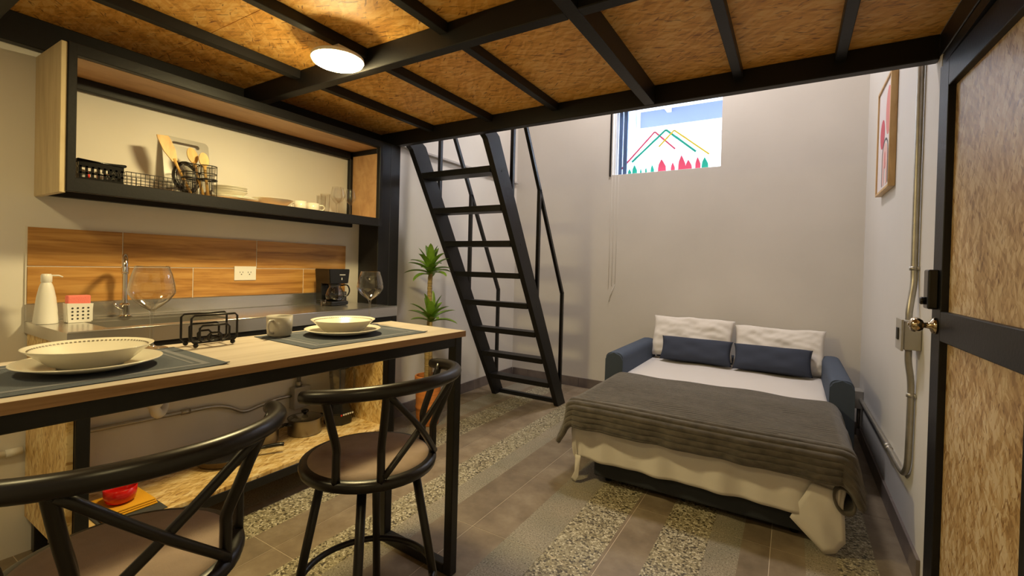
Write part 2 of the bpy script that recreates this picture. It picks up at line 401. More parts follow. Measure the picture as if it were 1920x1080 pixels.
# window with its frame, pane and the painted pattern
wn = thing('window_1', (WX0, YB, WZ0), kind='structure')
bm = BM()
abox(bm, WX0, WX0+.012, YB+.06, YB+.15, WZ0, WZ1, .002, 1); abox(bm, WX1-.010, WX1, YB+.10, YB+.15, WZ0, WZ1, .002, 1)
abox(bm, WX0, WX1, YB+.06, YB+.15, WZ0, WZ0+.014, .002, 1); abox(bm, WX0, WX1, YB+.10, YB+.15, WZ1-.03, WZ1, .003, 1)
obj('window_frame', bm, 'window_white', wn)
for a_, w_ in ((.022, .034), (.066, .040)): obj('mullion', box(WX0+a_, WX0+a_+w_, YB+.112, YB+.145, WZ0+.014, WZ1-.03, .003, 1), 'window_metal', wn)
obj('pane', box(WX0+.02, WX1-.02, YB+.128, YB+.132, WZ0+.01, WZ1-.01), 'pane_glass', wn)
bm = BM(); abox(bm, WX0-.025, WX0-.010, YB-.012, YB+.004, WZ0-.012, WZ1, .001, 1)
obj('window_rail', bm, 'black_metal', wn)
def stroke(pts, w, yy):
    bm = BM()
    for a, b_ in zip(pts[:-1], pts[1:]):
        bar(bm, (a[0], yy, a[1]), (b_[0], yy, b_[1]), w, .002, up=(0, 1, 0))
    return bm
YD = YB+.126
obj('painted_line', stroke([(-1.500, 2.165), (-1.158, 2.52), (-.965, 2.335)], .016, YD), 'decal_red', wn)
obj('painted_line', stroke([(-1.37, 2.25), (-1.054, 2.525), (-.78, 2.29)], .020, YD-.003), 'decal_green', wn)
obj('painted_line', stroke([(-1.115, 2.37), (-.978, 2.51), (-.667, 2.255)], .015, YD-.006), 'decal_yellow', wn)
def blob(cx, w, h, m, k):
    bm = BM(); z0 = WZ0+.022
    pts = [(cx-w/2, z0), (cx-w*.42, z0+h*.55), (cx-w*.1, z0+h), (cx+w*.12, z0+h*.8), (cx+w*.45, z0+h*.4), (cx+w/2, z0)]
    prism(bm, pts, 1, YD-.004-k*.0005, YD-.002-k*.0005); obj('painted_figure', bm, m, wn)
for k, (cx, w, h, m) in enumerate([(-1.39, .035, .05, 'decal_green'), (-1.34, .05, .085, 'decal_green'), (-1.28, .02, .045, 'decal_green'), (-1.23, .02, .055, 'decal_green'), (-1.17, .035, .075, 'decal_green'),
        (-1.08, .08, .12, 'decal_red'), (-.98, .04, .08, 'decal_red'), (-.90, .07, .14, 'decal_red'), (-.84, .06, .09, 'decal_red'), (-.76, .05, .11, 'decal_red'), (-.70, .06, .10, 'decal_green')]):
    blob(cx, w, h, m, k)
# what the window looks out on: a white yard wall, its soffit and a roof edge
yard = thing('neighbouring_building', (-3.2, 6.9, 0), 'pale building with a blue-grey soffit seen through the high window', 'building')
obj('wall', box(-6.0, 1.5, 6.9, 7.1, 0, 3.325), 'out_white', yard)
obj('ledge', box(-2.0, 1.5, 6.86, 6.9, 3.105, 3.138), 'out_grey', yard)
obj('lintel', box(-2.01, 1.5, 6.88, 7.1, 3.325, 3.56), 'out_blue', yard)
obj('wall', box(-6.0, -2.01, 6.9, 7.1, 3.325, 3.9), 'out_white', yard)
obj('soffit', box(-2.01, 1.5, 6.35, 7.1, 3.56, 3.60), 'out_white', yard)
obj('beam', box(-1.62, -1.56, 6.35, 6.88, 3.50, 3.56), 'out_white', yard)
obj('roof_edge', box(-2.01, 1.5, 6.31, 6.35, 3.56, 3.70), 'out_blue', yard)
obj('corner_post', box(-2.16, -2.06, 6.80, 6.88, 0, 3.9), 'out_grey', yard)
struct('floor', box(-8, 4, YB+.2, 9, -.1, 0), 'out_white')['label'] = 'paved yard behind the back wall'

# door in the right wall line
dr = thing('door_1', (XR, 1.46, 0), kind='structure')
DX = XR-.004
def dxy(s): # position along the leaf, hinged near, a little ajar into the room
    return DX+s*math.sin(R(2.0)), 2.30-s*math.cos(R(2.0))
def dslab(name, s0, s1, z0, z1, t0, t1, m, bev=.002):
    (xa, ya), (xb, yb) = dxy(s0), dxy(s1); n = Vector((math.cos(R(2.0)), math.sin(R(2.0)), 0))
    bm = BM(); vs = []
    for z in (z0, z1):
        for (x, y), t in (((xa, ya), t0), ((xb, yb), t0), ((xb, yb), t1), ((xa, ya), t1)):
            vs.append(bm.verts.new((x+n.x*t, y+n.y*t, z)))
    for q in ((0, 1, 2, 3), (7, 6, 5, 4), (0, 4, 5, 1), (1, 5, 6, 2), (2, 6, 7, 3), (3, 7, 4, 0)): bm.faces.new([vs[i] for i in q])
    if bev: bmesh.ops.bevel(bm, geom=bm.edges[:], offset=bev, segments=1, affect='EDGES')
    return obj(name, bm, m, dr)
dslab('stile', 0, .10, .015, 1.985, 0, .045, 'charcoal_paint'); dslab('stile', .735, .835, .015, 1.985, 0, .045, 'charcoal_paint')
dslab('rail', .10, .735, 1.885, 1.985, 0, .045, 'charcoal_paint'); dslab('rail', .10, .735, .972, 1.078, 0, .045, 'charcoal_paint'); dslab('rail', .10, .735, .015, .115, 0, .045, 'charcoal_paint')
dslab('panel', .10, .735, 1.078, 1.885, .022, .034, 'osb_door', 0); dslab('panel', .10, .735, .115, .972, .022, .034, 'osb_door', 0)
kx, ky = dxy(.055)
knob = BM(); lathe(knob, [(0, .0), (.030, .0), (.031, -.004), (.026, -.012), (.012, -.018), (.010, -.034), (.020, -.038), (.0265, -.048), (.028, -.058), (.024, -.070), (.012, -.076), (0, -.077)], (kx, ky, 1.022), 32, 'x')
k_ = obj('knob', knob, 'brass_knob', dr, True); k_['label'] = 'round polished metal door knob'
bm = BM(); lathe(bm, [(0, -.0775), (.006, -.0775), (.006, -.080), (0, -.0805)], (kx, ky, 1.022), 16, 'x'); obj('keyhole', bm, 'chrome', k_, True)
lx, ly = dxy(.045)
lk = obj('lock_box', box(lx-.030, lx+.002, ly-.033, ly+.033, 1.083, 1.228, .006), 'black_plastic', dr); lk['label'] = 'black door lock box with a thumb turn'
bm = BM(); lathe(bm, [(0, 0), (.014, 0), (.014, -.012), (.011, -.015), (0, -.015)], (lx-.030, ly+.004, 1.112), 20, 'x'); obj('thumb_turn', bm, 'black_plastic', lk, True)
bm = BM(); abox(bm, XR-.002, XR+.11, 1.38, 1.463, 0, 2.03); abox(bm, XR+.055, XR+.11, 2.26, 2.31, 0, 2.03); abox(bm, XR+.002, XR+.11, 1.44, 2.31, 1.99, 2.03)
obj('door_frame', bm, 'charcoal_paint', dr)
# outside the door, an added unseen panel so no daylight leaks in
struct('wall_light_block', box(XR+.13, XR+.16, 1.2, 2.5, 0, 2.2), 'wall_paint')

# ================================================================== MEZZANINE
mz = thing('mezzanine', (XL+.1, 2.38, 0), 'low mezzanine platform of black steel beams with strand-board panels above', 'mezzanine')
ZB, ZO = 2.03, 2.125
def beam(name, x0, x1, y0, y1, z0, z1): return obj(name, box(x0, x1, y0, y1, z0, z1, .003, 1), 'charcoal_paint', mz)
beam('edge_beam', -2.60, XR, 2.33, 2.38, ZB, ZO)
beam('cross_beam', -2.60, -.662, 1.36, 1.41, ZB, ZO); beam('cross_beam', -.612, XR, 1.36, 1.41, ZB, ZO)
beam('cross_beam', -2.60, -.662, .39, .44, ZB, ZO); beam('cross_beam', -.612, XR, .39, .44, ZB, ZO)
beam('cross_beam', -2.60, XR, -.60, -.55, ZB, ZO)
beam('girder', -.662, -.612, -.55, 2.33, ZB, ZO)
beam('wall_beam', -2.604, -2.560, -.55, 2.33, 2.008, ZO)
beam('wall_beam', XR-.001, XR+.05, -.55, 2.33, 2.035, ZO)
for x in (-2.08, -1.61, -1.165, -.235, .145):
    for y0, y1 in ((-.55, .39), (.44, 1.36), (1.41, 2.33)):
        obj('joist', box(x-.019, x+.019, y0, y1, 2.083, ZO, .002, 1), 'charcoal_paint', mz)
ys = [-.60, -.26, .960, 2.38]
xs = [XL+.002, -1.61, XR-.001]
for i in range(3):
    for j in range(2):
        obj('osb_panel', box(xs[j]+.001, xs[j+1]-.001, ys[i]+.0015, ys[i+1]-.0015, ZO+.0005, ZO+.015), 'osb_ceiling', mz)
pc = obj('post', box(XL+.001, -2.41, 2.187, 2.38, 0, ZB, .003, 1), 'black_metal', mz)
obj('seam', box(-2.4105, -2.4085, 2.288, 2.292, .0, ZB), 'dark_slot', pc)

# lamps: round surface-mounted LED panels
def lamp(x, y, z, r, glow, label, base_z):
    t = thing('ceiling_lamp', (x, y, z), label, 'lamp')
    bm = BM(); lathe(bm, [(0, .032), (r-.004, .032), (r, .028), (r, .016), (r-.006, .013), (0, .013)], (x, y, z), 40); obj('housing', bm, 'white_plastic', t, True, 40)
    bm = BM(); lathe(bm, [(r-.006, .013), (r-.007, .006), (r-.016, .001), (0, .0)], (x, y, z), 40); bmesh.ops.remove_doubles(bm, verts=bm.verts[:], dist=1e-5); obj('diffuser', bm, glow, t)
    obj('bracket', box(x-.04, x+.04, y-.03, y+.03, z+.031, base_z), 'white_plastic', t)
    return t
lamp(-1.633, 1.244, 2.018, .104, 'lamp_glow', 'glowing round ceiling lamp fixed under the mezzanine above the dining table', 2.083)
lamp(-.235, -.10, 2.0, .118, 'fill2_glow', 'added round fill light under the mezzanine near the door, outside the picture', 2.083)  # out-of-frame fill, added to brighten door, right wall and floor
lamp(-1.605, -.15, 2.0, .118, 'fill3_glow', 'added round fill light under the mezzanine above the near end of the table, outside the picture', 2.083)  # out-of-frame fill, added to brighten the shaded kitchen wall
lamp(-.95, 3.45, 4.16, .22, 'upper_glow', 'round ceiling lamp high above the bed, outside the picture', ZT)

# ================================================================== KITCHEN
# wood-look tiles behind the counter
bs = thing('backsplash', (XL, .551, 1.0), 'backsplash of wood-look tiles with white joints on the kitchen wall', 'backsplash')
obj('grout', box(XL, XL+.006, .548, 2.080, .998, 1.310), 'cord_white', bs)
for (a, b_, z0, z1) in ((.551, .857, 1.152, 1.307), (.857, 1.468, 1.152, 1.307), (1.468, 2.077, 1.152, 1.307), (.551, 1.146, 1.0, 1.148), (1.146, 1.762, 1.0, 1.148), (1.762, 2.077, 1.0, 1.148)):
    obj('tile', box(XL+.002, XL+.009, a+.002, b_-.002, z0, z1, .001, 1), 'splash_wood', bs)
def outlet(name, y0, y1, z0, z1, x, label):
    t = thing(name, (x, y0, z0), label, 'outlet')
    obj('cover', box(x, x+.006, y0, y1, z0, z1, .002), 'white_plastic', t)
    bm = BM(); ym, zm = (y0+y1)/2, (z0+z1)/2
    for dy in (-.022, .022):
        abox(bm, x+.0055, x+.0068, ym+dy-.009, ym+dy-.0065, zm+.002, zm+.009); abox(bm, x+.0055, x+.0068, ym+dy+.006, ym+dy+.0085, zm+.002, zm+.009)
        lathe(bm, [(0, x+.0068), (.003, x+.0068), (.003, x+.0055)], (0, ym+dy, zm-.006), 10, 'x')
    obj('sockets', bm, 'dark_slot', t)['kind'] = 'stuff'
outlet('wall_outlet', 1.345, 1.463, 1.084, 1.161, XL+.009, 'white double wall outlet on the wood-look tiles')

kc = thing('kitchen_counter', (-2.36, 1.30, 0), 'stainless steel kitchen counter on a black frame with strand-board sides', 'counter')
CX, C0, C1, CZ = -2.112, .548, 2.088, .930
SX0, SX1, SY0, SY1 = -2.52, -2.19, .68, 1.13
bm = BM()
abox(bm, XL, SX0, C0, C1, CZ-.012, CZ); abox(bm, SX1, CX, C0, C1, CZ-.012, CZ)
abox(bm, SX0, SX1, C0, SY0, CZ-.012, CZ); abox(bm, SX0, SX1, SY1, C1, CZ-.012, CZ)
abox(bm, CX-.012, CX, C0, C1, CZ-.058, CZ-.012); abox(bm, XL, CX-.012, C0, C0+.01, CZ-.045, CZ-.012); abox(bm, XL, CX-.012, C1-.01, C1, CZ-.058, CZ-.012)
obj('worktop', bm, 'steel', kc)
bm = BM(); tube(bm, [(CX-.003, C0+.003, CZ), (CX-.003, C1-.003, CZ)], .004, 8); obj('front_lip', bm, 'steel', kc, True)
obj('upstand', box(XL, XL+.014, C0, C1, CZ, .999, .003, 1), 'steel', kc)
obj('label_sticker', box(XL+.014, XL+.0145, .575, .60, .945, .985), 'print_line', kc)
bm = BM(); d = .15
abox(bm, SX0, SX0+.006, SY0, SY1, CZ-d, CZ-.012); abox(bm, SX1-.006, SX1, SY0, SY1, CZ-d, CZ-.012)
abox(bm, SX0, SX1, SY0, SY0+.006, CZ-d, CZ-.012); abox(bm, SX0, SX1, SY1-.006, SY1, CZ-d, CZ-.012); abox(bm, SX0, SX1, SY0, SY1, CZ-d-.006, CZ-d)
sb = obj('sink_basin', bm, 'steel', kc)
bm = BM(); lathe(bm, [(0, .004), (.03, .004), (.038, 0)], (-2.36, .9, CZ-d), 24); obj('strainer', bm, 'chrome', sb, True)
bm = BM(); tube(bm, catmull([(-2.36, .9, CZ-d-.006), (-2.36, .9, .62), (-2.36, .9, .54), (-2.40, .93, .50), (-2.46, .97, .50), (-2.50, .99, .55), (-2.60, 1.0, .56)], 5), .021, 14)
lathe(bm, [(.02, .62), (.036, .60), (.036, .56), (.02, .54)], (-2.36, .9, 0), 18); obj('drain_pipe', bm, 'white_plastic', kc, True)
for x0 in (-2.595, -2.153):
    for y0 in (.575, 2.045): obj('leg', box(x0, x0+.04, y0, y0+.04, 0, CZ-.058, .003, 1), 'black_metal', kc)
obj('front_rail', box(-2.150, -2.116, .615, 2.045, .838, .872, .002, 1), 'black_metal', kc)
obj('side_panel', box(-2.594, -2.13, .555, .574, .15, CZ-.045, .001, 1), 'osb_side', kc)
obj('side_panel', box(-2.555, -2.155, 2.026, 2.044, .19, CZ-.058, .001, 1), 'osb_side', kc)
obj('shelf_board', box(-2.600, -2.116, .616, 2.044, .172, .190, .001, 1), 'osb_shelf', kc)
obj('shelf_rail', box(-2.150, -2.114, .616, 2.045, .130, .172, .002, 1), 'black_metal', kc)
obj('shelf_rail', box(-2.595, -2.555, .616, 2.045, .130, .172, .002, 1), 'black_metal', kc)

# overhead open shelf
os_ = thing('wall_shelf', (-2.45, 1.35, 1.43), 'long open wall shelf with a black steel frame and board ends above the counter', 'shelf')
SF = -2.304
for z0, z1 in ((1.437, 1.490), (1.948, 1.992)): obj('front_rail', box(SF-.030, SF, .59, 2.12, z0, z1, .002, 1), 'charcoal_paint', os_)
for y0, y1 in ((.589, .615), (2.094, 2.12)): obj('front_post', box(SF-.030, SF+.0005, y0, y1, 1.437, 1.992, .002, 1), 'charcoal_paint', os_)
obj('back_rail', box(XL, XL+.03, .60, 2.11, 1.895, 1.945, .002, 1), 'charcoal_paint', os_)
obj('back_rail', box(XL, XL+.03, .60, 2.11, 1.437, 1.470, .002, 1), 'charcoal_paint', os_)
obj('back_post', box(XL, XL+.03, 2.08, 2.115, 1.47, 1.945, .002, 1), 'charcoal_paint', os_)
obj('end_rail', box(-2.575, SF-.03, 2.094, 2.118, 1.915, 1.945, .002, 1), 'charcoal_paint', os_)
obj('end_panel', box(XL, SF-.006, .570, .589, 1.43, 1.988, .002, 1), 'pale_board', os_)
obj('end_panel', box(-2.575, SF-.03, 2.102, 2.118, 1.47, 1.915), 'plywood', os_)
obj('top_panel', box(XL, SF-.03, .592, 2.118, 1.947, 1.965), 'plywood', os_)
obj('bottom_panel', box(XL, SF-.03, .592, 2.118, 1.470, 1.489), 'plywood', os_)
SZ = 1.489

# things on the overhead shelf
t = thing('perforated_basket', (-2.42, .705, SZ), 'small black perforated basket at the left end of the overhead shelf', 'basket')
bm = BM(); X0, X1, Y0, Y1, Z0, Z1 = -2.49, -2.35, .635, .775, SZ+.001, SZ+.078
abox(bm, X0, X1, Y0, Y1, Z0, Z0+.004)
for k in range(8):
    yy = Y0+.006+(Y1-Y0-.012)*k/7
    for xx in (X0, X1-.004): abox(bm, xx, xx+.004, yy-.0035, yy+.0035, Z0, Z1)
for k in range(8):
    xx = X0+.006+(X1-X0-.012)*k/7
    for yy in (Y0, Y1-.004): abox(bm, xx-.0035, xx+.0035, yy, yy+.004, Z0, Z1)
for zz in (Z0, Z0+.026, Z0+.050):
    abox(bm, X0, X0+.004, Y0, Y1, zz, zz+.007); abox(bm, X1-.004, X1, Y0, Y1, zz, zz+.007); abox(bm, X0, X1, Y0, Y0+.004, zz, zz+.007); abox(bm, X0, X1, Y1-.004, Y1, zz, zz+.007)
abox(bm, X1-.0045, X1+.0005, Y0, Y1, Z1-.020, Z1); abox(bm, X1-.0045, X1+.0005, Y0, Y1, Z0, Z0+.012)
obj('basket_body', bm, 'black_plastic', t)
bm = BM(); tube(bm, [(X0-.003, Y0-.003, Z1), (X1+.003, Y0-.003, Z1), (X1+.003, Y1+.003, Z1), (X0-.003, Y1+.003, Z1)], .006, 8, closed=True); obj('rim', bm, 'black_plastic', t, True)
for k in range(5):
    rr = random.Random(k); bm = BM(); cx, cy = -2.45+rr.random()*.06, .66+k*.022
    lathe(bm, [(0, 0), (.012, 0), (.013, .03), (.009, .042), (0, .045)], (cx, cy, Z0+.004), 14)
    tag(obj('seasoning_jar', bm, ['white_plastic', 'red_mark', 'glass', 'white_plastic', 'chrome'][k], smooth=True), ['white', 'red', 'clear', 'white', 'silver'][k]+' little jar in the black perforated basket, '+['leftmost', 'second from the left', 'middle', 'second from the right', 'rightmost'][k], 'jar', 'jars in the perforated basket')
def wire_box(name, X0, X1, Y0, Y1, Z0, Z1, nx, ny, nz, r, m, parent):
    bm = BM()
    for k in range(nz):
        z = Z0+(Z1-Z0)*k/(nz-1)
        tube(bm, [(X0, Y0, z), (X1, Y0, z), (X1, Y1, z), (X0, Y1, z)], r*(1.6 if k == nz-1 else 1), 5, closed=True)
    for k in range(ny):
        y = Y0+(Y1-Y0)*k/(ny-1); tube(bm, [(X0, y, Z1), (X0, y, Z0), (X1, y, Z0), (X1, y, Z1)], r, 5)
    for k in range(1, nx-1):
        x = X0+(X1-X0)*k/(nx-1); tube(bm, [(x, Y0, Z1), (x, Y0, Z0), (x, Y1, Z0), (x, Y1, Z1)], r, 5)
    return obj(name, bm, m, parent, True)
t = thing('wire_tray', (-2.42, .915, SZ), 'long low black wire tray holding cutlery on the overhead shelf', 'tray')
wire_box('wire_mesh', -2.49, -2.355, .785, 1.045, SZ+.003, SZ+.060, 8, 17, 5, .0011, 'black_metal', t)
for k in range(6):
    bm = BM(); y0 = .80+.006*k; xx = -2.475+.020*k
    bar(bm, (xx, y0, SZ+.010), (xx, y0+.11, SZ+.012), .006, .003)
    lathe(bm, [(0, 0), (.011, .001), (.012, .004), (0, .006)], (xx, y0+.125, SZ+.008), 12)
    tag(obj('spoon', bm, 'chrome', smooth=False), ['first', 'second', 'third', 'fourth', 'fifth', 'sixth'][k]+' steel spoon from the wall in the long wire tray', 'spoon', 'spoons in the wire tray')
# cutting board leaning on the wall
t = thing('cutting_board', (-2.55, 1.09, SZ), 'grey cutting board with a dark slot leaning on the wall behind the wooden utensils', 'cutting board')
def rrect(w, h, r, n=5, cx=0, cy=0):
    out = []
    for qx, qy, a0 in ((1, 1, 0), (-1, 1, 90), (-1, -1, 180), (1, -1, 270)):
        for k in range(n+1):
            a = R(a0+90*k/n); out.append((cx+qx*(w/2-r)+r*math.cos(a), cy+qy*(h/2-r)+r*math.sin(a)))
    return out
bm = BM(); W_, H_ = .205, .30
outer = rrect(W_, H_, .022, 5, 0, H_/2); hole = rrect(.12, .022, .010, 5, 0, H_-.032)
vo = [bm.verts.new((0, y, z)) for y, z in outer]; vh = [bm.verts.new((0, y, z)) for y, z in hole]
eds = [bm.edges.new((vo[i], vo[(i+1) % len(vo)])) for i in range(len(vo))]+[bm.edges.new((vh[i], vh[(i+1) % len(vh)])) for i in range(len(vh))]
bmesh.ops.triangle_fill(bm, use_beauty=True, edges=eds)
bmesh.ops.transform(bm, matrix=Matrix.Translation((-2.530, 1.095, SZ+.002)) @ Matrix.Rotation(R(-11), 4, 'Y'), verts=bm.verts)
solid(obj('board', bm, 'grey_box', t), .007, 0)
bm = BM(); ring = [(-2.530+.005, 1.085+.052*math.cos(a*math.pi/12), SZ+.105+.07*math.sin(a*math.pi/12)) for a in range(24)]
ring = [(x-.19*(z-SZ)+.006, y, z) for x, y, z in ring]
tube(bm, ring, .009, 8, closed=True); tag(obj('black_ladle_ring', bm, 'black_plastic', smooth=True), 'black oval plastic loop standing in front of the grey cutting board', 'loop')
bpy.data.objects['black_ladle_ring'].name = 'plastic_loop'
# utensil holders and the wooden utensils
for k, (hx, hy, lab) in enumerate([(-2.43, 1.055, 'tall glass jar in a black wire collar holding the wooden spatula'), (-2.40, 1.115, 'tall glass jar in a black wire collar holding the two wooden spoons')]):
    t = thing('utensil_jar', (hx, hy, SZ), lab, 'jar')
    bm = BM(); lathe(bm, [(0, .002), (.026, .002), (.030, .02), (.024, .07), (.030, .115), (.033, .15)], (hx, hy, SZ), 24); obj('jar_glass', bm, 'jug_glass', t, True)
    bm = BM()
    for zz in (.085, .113, .15): tube(bm, [(hx+.036*math.cos(a*math.pi/10), hy+.036*math.sin(a*math.pi/10), SZ+zz) for a in range(20)], .0022 if zz > .1 else .0045, 6, closed=True)
    for a in range(5): tube(bm, [(hx+.036*math.cos(a*1.257), hy+.036*math.sin(a*1.257), SZ+.003), (hx+.036*math.cos(a*1.257), hy+.036*math.sin(a*1.257), SZ+.15)], .0016, 5)
    obj('wire_collar', bm, 'black_metal', t, True)
def utensil(base, tip, w, l, kind, label, seed):
    base, tip = Vector(base), Vector(tip); d = (tip-base).normalized(); side = Vector((0, 1, 0)); side = (side-d*side.dot(d)).normalized(); nrm = d.cross(side)
    t = thing(kind, base, label, kind.split('_')[-1], None)
    bm = BM(); tube(bm, [base, base.lerp(tip, .5), tip-d*l*.9], [.007, .006, .008], 8); obj('handle', bm, 'bamboo', t, True)
    bm = BM(); n = 16
    if 'spoon' in kind: pts = [(w/2*math.cos(2*math.pi*i/n), l/2*math.sin(2*math.pi*i/n)-l/2) for i in range(n)]
    else: pts = [(-w*.22, -l), (w*.22, -l), (w*.5, -l*.55), (w*.5, -.01), (w*.42, 0), (-w*.42, .012), (-w*.5, -.004), (-w*.5, -l*.55)]
    vs = [bm.verts.new(tip+side*a+d*b) for a, b in pts]; bm.faces.new(vs)
    solid(obj('head', bm, 'bamboo', t, False), .006, 0)
    if 'spatula' in kind:
        bm = BM()
        for k in (-1, 0, 1): bar(bm, tip+side*k*.011-d*l*.65+nrm*.0034, tip+side*k*.011-d*l*.18+nrm*.0034, .003, .001, up=nrm)
        obj('slots', bm, 'table_edge', t)
utensil((-2.43, 1.058, SZ+.01), (-2.47, .955, SZ+.262), .050, .115, 'wooden_spatula', 'slotted wooden spatula leaning left in the utensil jar', 1)
utensil((-2.41, 1.10, SZ+.01), (-2.46, 1.063, SZ+.235), .046, .078, 'wooden_spoon', 'wooden spoon standing behind, left of the other spoon', 2)
utensil((-2.39, 1.112, SZ+.01), (-2.42, 1.100, SZ+.215), .044, .070, 'wooden_spoon', 'wooden spoon with the rounder head at the right of the utensil jars', 3)
# crockery on the shelf
def dish(name, label, cat, c, prof, group=None, m='ceramic', n=48):
    bm = BM(); lathe(bm, prof, c, n); bmesh.ops.remove_doubles(bm, verts=bm.verts[:], dist=1e-6)
    return tag(obj(name, bm, m, None, True), label, cat, group)
def plate_prof(r, h=.014, rim=.7): return [(0, .002), (r*rim*.9, .002), (r*rim, .004), (r, h), (r+.001, h+.002), (r-.003, h+.003), (r*rim, .007), (r*rim*.9, .005), (0, .005)]
def bowl_prof(r, h): return [(0, 0), (r*.50, 0), (r*.52, .004), (r*.62, h*.18), (r*.86, h*.72), (r*.99, h*.97), (r, h), (r*.965, h*1.0), (r*.84, h*.78), (r*.58, h*.24), (r*.48, .006), (0, .005)]
for k in range(2): dish('dinner_plate', ['dinner plate, lower of the two under the shelf bowls', 'dinner plate, upper of the two under the shelf bowls'][k], 'plate', (-2.44, 1.255, SZ+.006*k), plate_prof(.112), 'plates stacked on the overhead shelf')
for k in range(3): dish('soup_bowl', ['lowest', 'middle', 'top'][k]+' of the three nested bowls on the shelf plates', 'bowl', (-2.44, 1.235, SZ+.018+.011*k), bowl_prof(.080, .032), 'bowls nested on the overhead shelf')
dish('serving_bowl', 'wide white bowl alone on the overhead shelf, right of the plate stack', 'bowl', (-2.43, 1.455, SZ), bowl_prof(.105, .040))
def cup(c, r, h, label, ang, name='coffee_cup', m='white_plastic', group=None):
    t = thing(name, c, label, 'cup', group)
    bm = BM(); lathe(bm, [(0, 0), (r*.78, 0), (r*.92, .006), (r*.97, h*.4), (r, h), (r*.95, h), (r*.90, h*.4), (r*.80, .01), (0, .007)], c, 32); obj('cup_body', bm, m, t, True)
    ca, sa = math.cos(ang), math.sin(ang); x, y, z = c
    pts = [(x+ca*r*.93, y+sa*r*.93, z+h*.80), (x+ca*(r+.018), y+sa*(r+.018), z+h*.82), (x+ca*(r+.027), y+sa*(r+.027), z+h*.55), (x+ca*(r+.018), y+sa*(r+.018), z+h*.28), (x+ca*r*.93, y+sa*r*.93, z+h*.22)]
    bm = BM(); tube(bm, catmull(pts, 5), .0042, 8); obj('handle', bm, m, t, True)
cup((-2.42, 1.615, SZ), .034, .052, 'white cup on the overhead shelf beside the wide bowl', R(200), m='ceramic', group='cups on the overhead shelf')
cup((-2.42, 1.695, SZ), .036, .050, 'white cup on the overhead shelf next to the tumblers', R(60), m='ceramic', group='cups on the overhead shelf')
def tumbler(c, r, h, label, group): dish('glass_tumbler', label, 'glass', c, [(0, .004), (r*.8, .004), (r*.82, .006), (r, h), (r+.001, h)], group, 'glass', 28)
tumbler((-2.40, 1.762, SZ), .028, .115, 'clear tumbler in front, left of the shelf wine glasses', 'tumblers on the overhead shelf')
tumbler((-2.49, 1.80, SZ), .028, .115, 'clear tumbler against the wall, left of the shelf wine glasses', 'tumblers on the overhead shelf')
def wineglass(c, R_, h, stem, label, group, fr=.036, n=40, rim=.72):
    x, y, z = c; hb = h-stem; t = thing('wine_glass', c, label, 'glass', group)
    bm = BM(); lathe(bm, [(fr, .0012), (fr*.9, .0028), (fr*.35, .005), (.0055, .012), (.0036, .03), (.0034, stem*.7), (.005, stem*.93), (.009, stem)], c, n)
    lathe(bm, [(0, .001), (fr, .0012)], c, n); obj('stem', bm, 'glass', t, True)
    bm = BM(); lathe(bm, [(.004, stem*.98), (R_*.35, stem+hb*.06), (R_*.72, stem+hb*.20), (R_*.97, stem+hb*.37), (R_, stem+hb*.45), (R_*.96, stem+hb*.60), (R_*.86, stem+hb*.8), (R_*rim, stem+hb), (R_*rim+.0008, stem+hb+.0012), (R_*rim-.0012, stem+hb)], c, n)
    obj('bowl', bm, 'glass', t, True)
wineglass((-2.40, 1.86, SZ), .034, .165, .075, 'stemmed glass on the shelf, nearer the tumblers', 'stemmed glasses on the overhead shelf', .03)
wineglass((-2.49, 1.91, SZ), .036, .185, .080, 'stemmed glass on the shelf, touching the wall behind the others', 'stemmed glasses on the overhead shelf', .03)
wineglass((-2.40, 1.945, SZ), .034, .165, .075, 'stemmed glass on the shelf, nearest the plywood end', 'stemmed glasses on the overhead shelf', .03)

# on the counter
t = thing('soap_dispenser', (-2.47, .579, CZ), 'white conical soap dispenser at the left end of the steel counter', 'soap dispenser')
c = (-2.47, .579, CZ+.001)
bm = BM(); lathe(bm, [(0, 0), (.036, 0), (.0375, .004), (.036, .02), (.028, .10), (.0215, .138), (.018, .150), (.015, .158), (0, .158)], c, 32); obj('bottle', bm, 'white_plastic', t, True, 40)
pm = BM(); lathe(pm, [(.014, .158), (.0165, .162), (.0165, .186), (.013, .192), (0, .193)], c, 24); p_ = obj('pump_head', pm, 'white_plastic', t, True, 40)
bm = BM(); tube(bm, [(c[0], c[1]+.014, c[2]+.186), (c[0], c[1]+.035, c[2]+.186), (c[0], c[1]+.047, c[2]+.180)], [.0035, .003, .0025], 8); obj('spout', bm, 'white_plastic', p_, True)
t = thing('sponge_holder', (-2.45, .67, CZ), 'white perforated sponge holder beside the soap dispenser', 'holder')
HX0, HX1, HY0, HY1 = -2.475, -2.425, .628, .708
bm = BM(); n = 20
pts = [(HY0+.004, CZ+.001), (HY1-.006, CZ+.001), (HY1, CZ+.075), (HY0, CZ+.078)]
for xx in (HX0, HX1-.003):
    prism(bm, [(y, z) for y, z in pts], 0, xx, xx+.003)
abox(bm, HX0+.0031, HX1-.0031, HY0+.004, HY1-.006, CZ+.001, CZ+.004); abox(bm, HX0+.0031, HX1-.0031, HY0, HY0+.003, CZ+.004, CZ+.077); abox(bm, HX0+.0031, HX1-.0031, HY1-.004, HY1-.001, CZ+.004, CZ+.074)
hb_ = obj('holder_body', bm, 'white_plastic', t)
bm = BM()
for i in range(4):
    for j in range(4): lathe(bm, [(0, HX1+.0006), (.0036, HX1+.0006), (.0036, HX1-.001)], (0, HY0+.016+i*.016, CZ+.016+j*.014), 10, 'x')
obj('holes', bm, 'dark_slot', t)
tag(obj('sponge', box(-2.468, -2.432, .632, .702, CZ+.03, CZ+.108, .004), 'pink_sponge'), 'pink sponge standing in the white perforated holder', 'sponge')
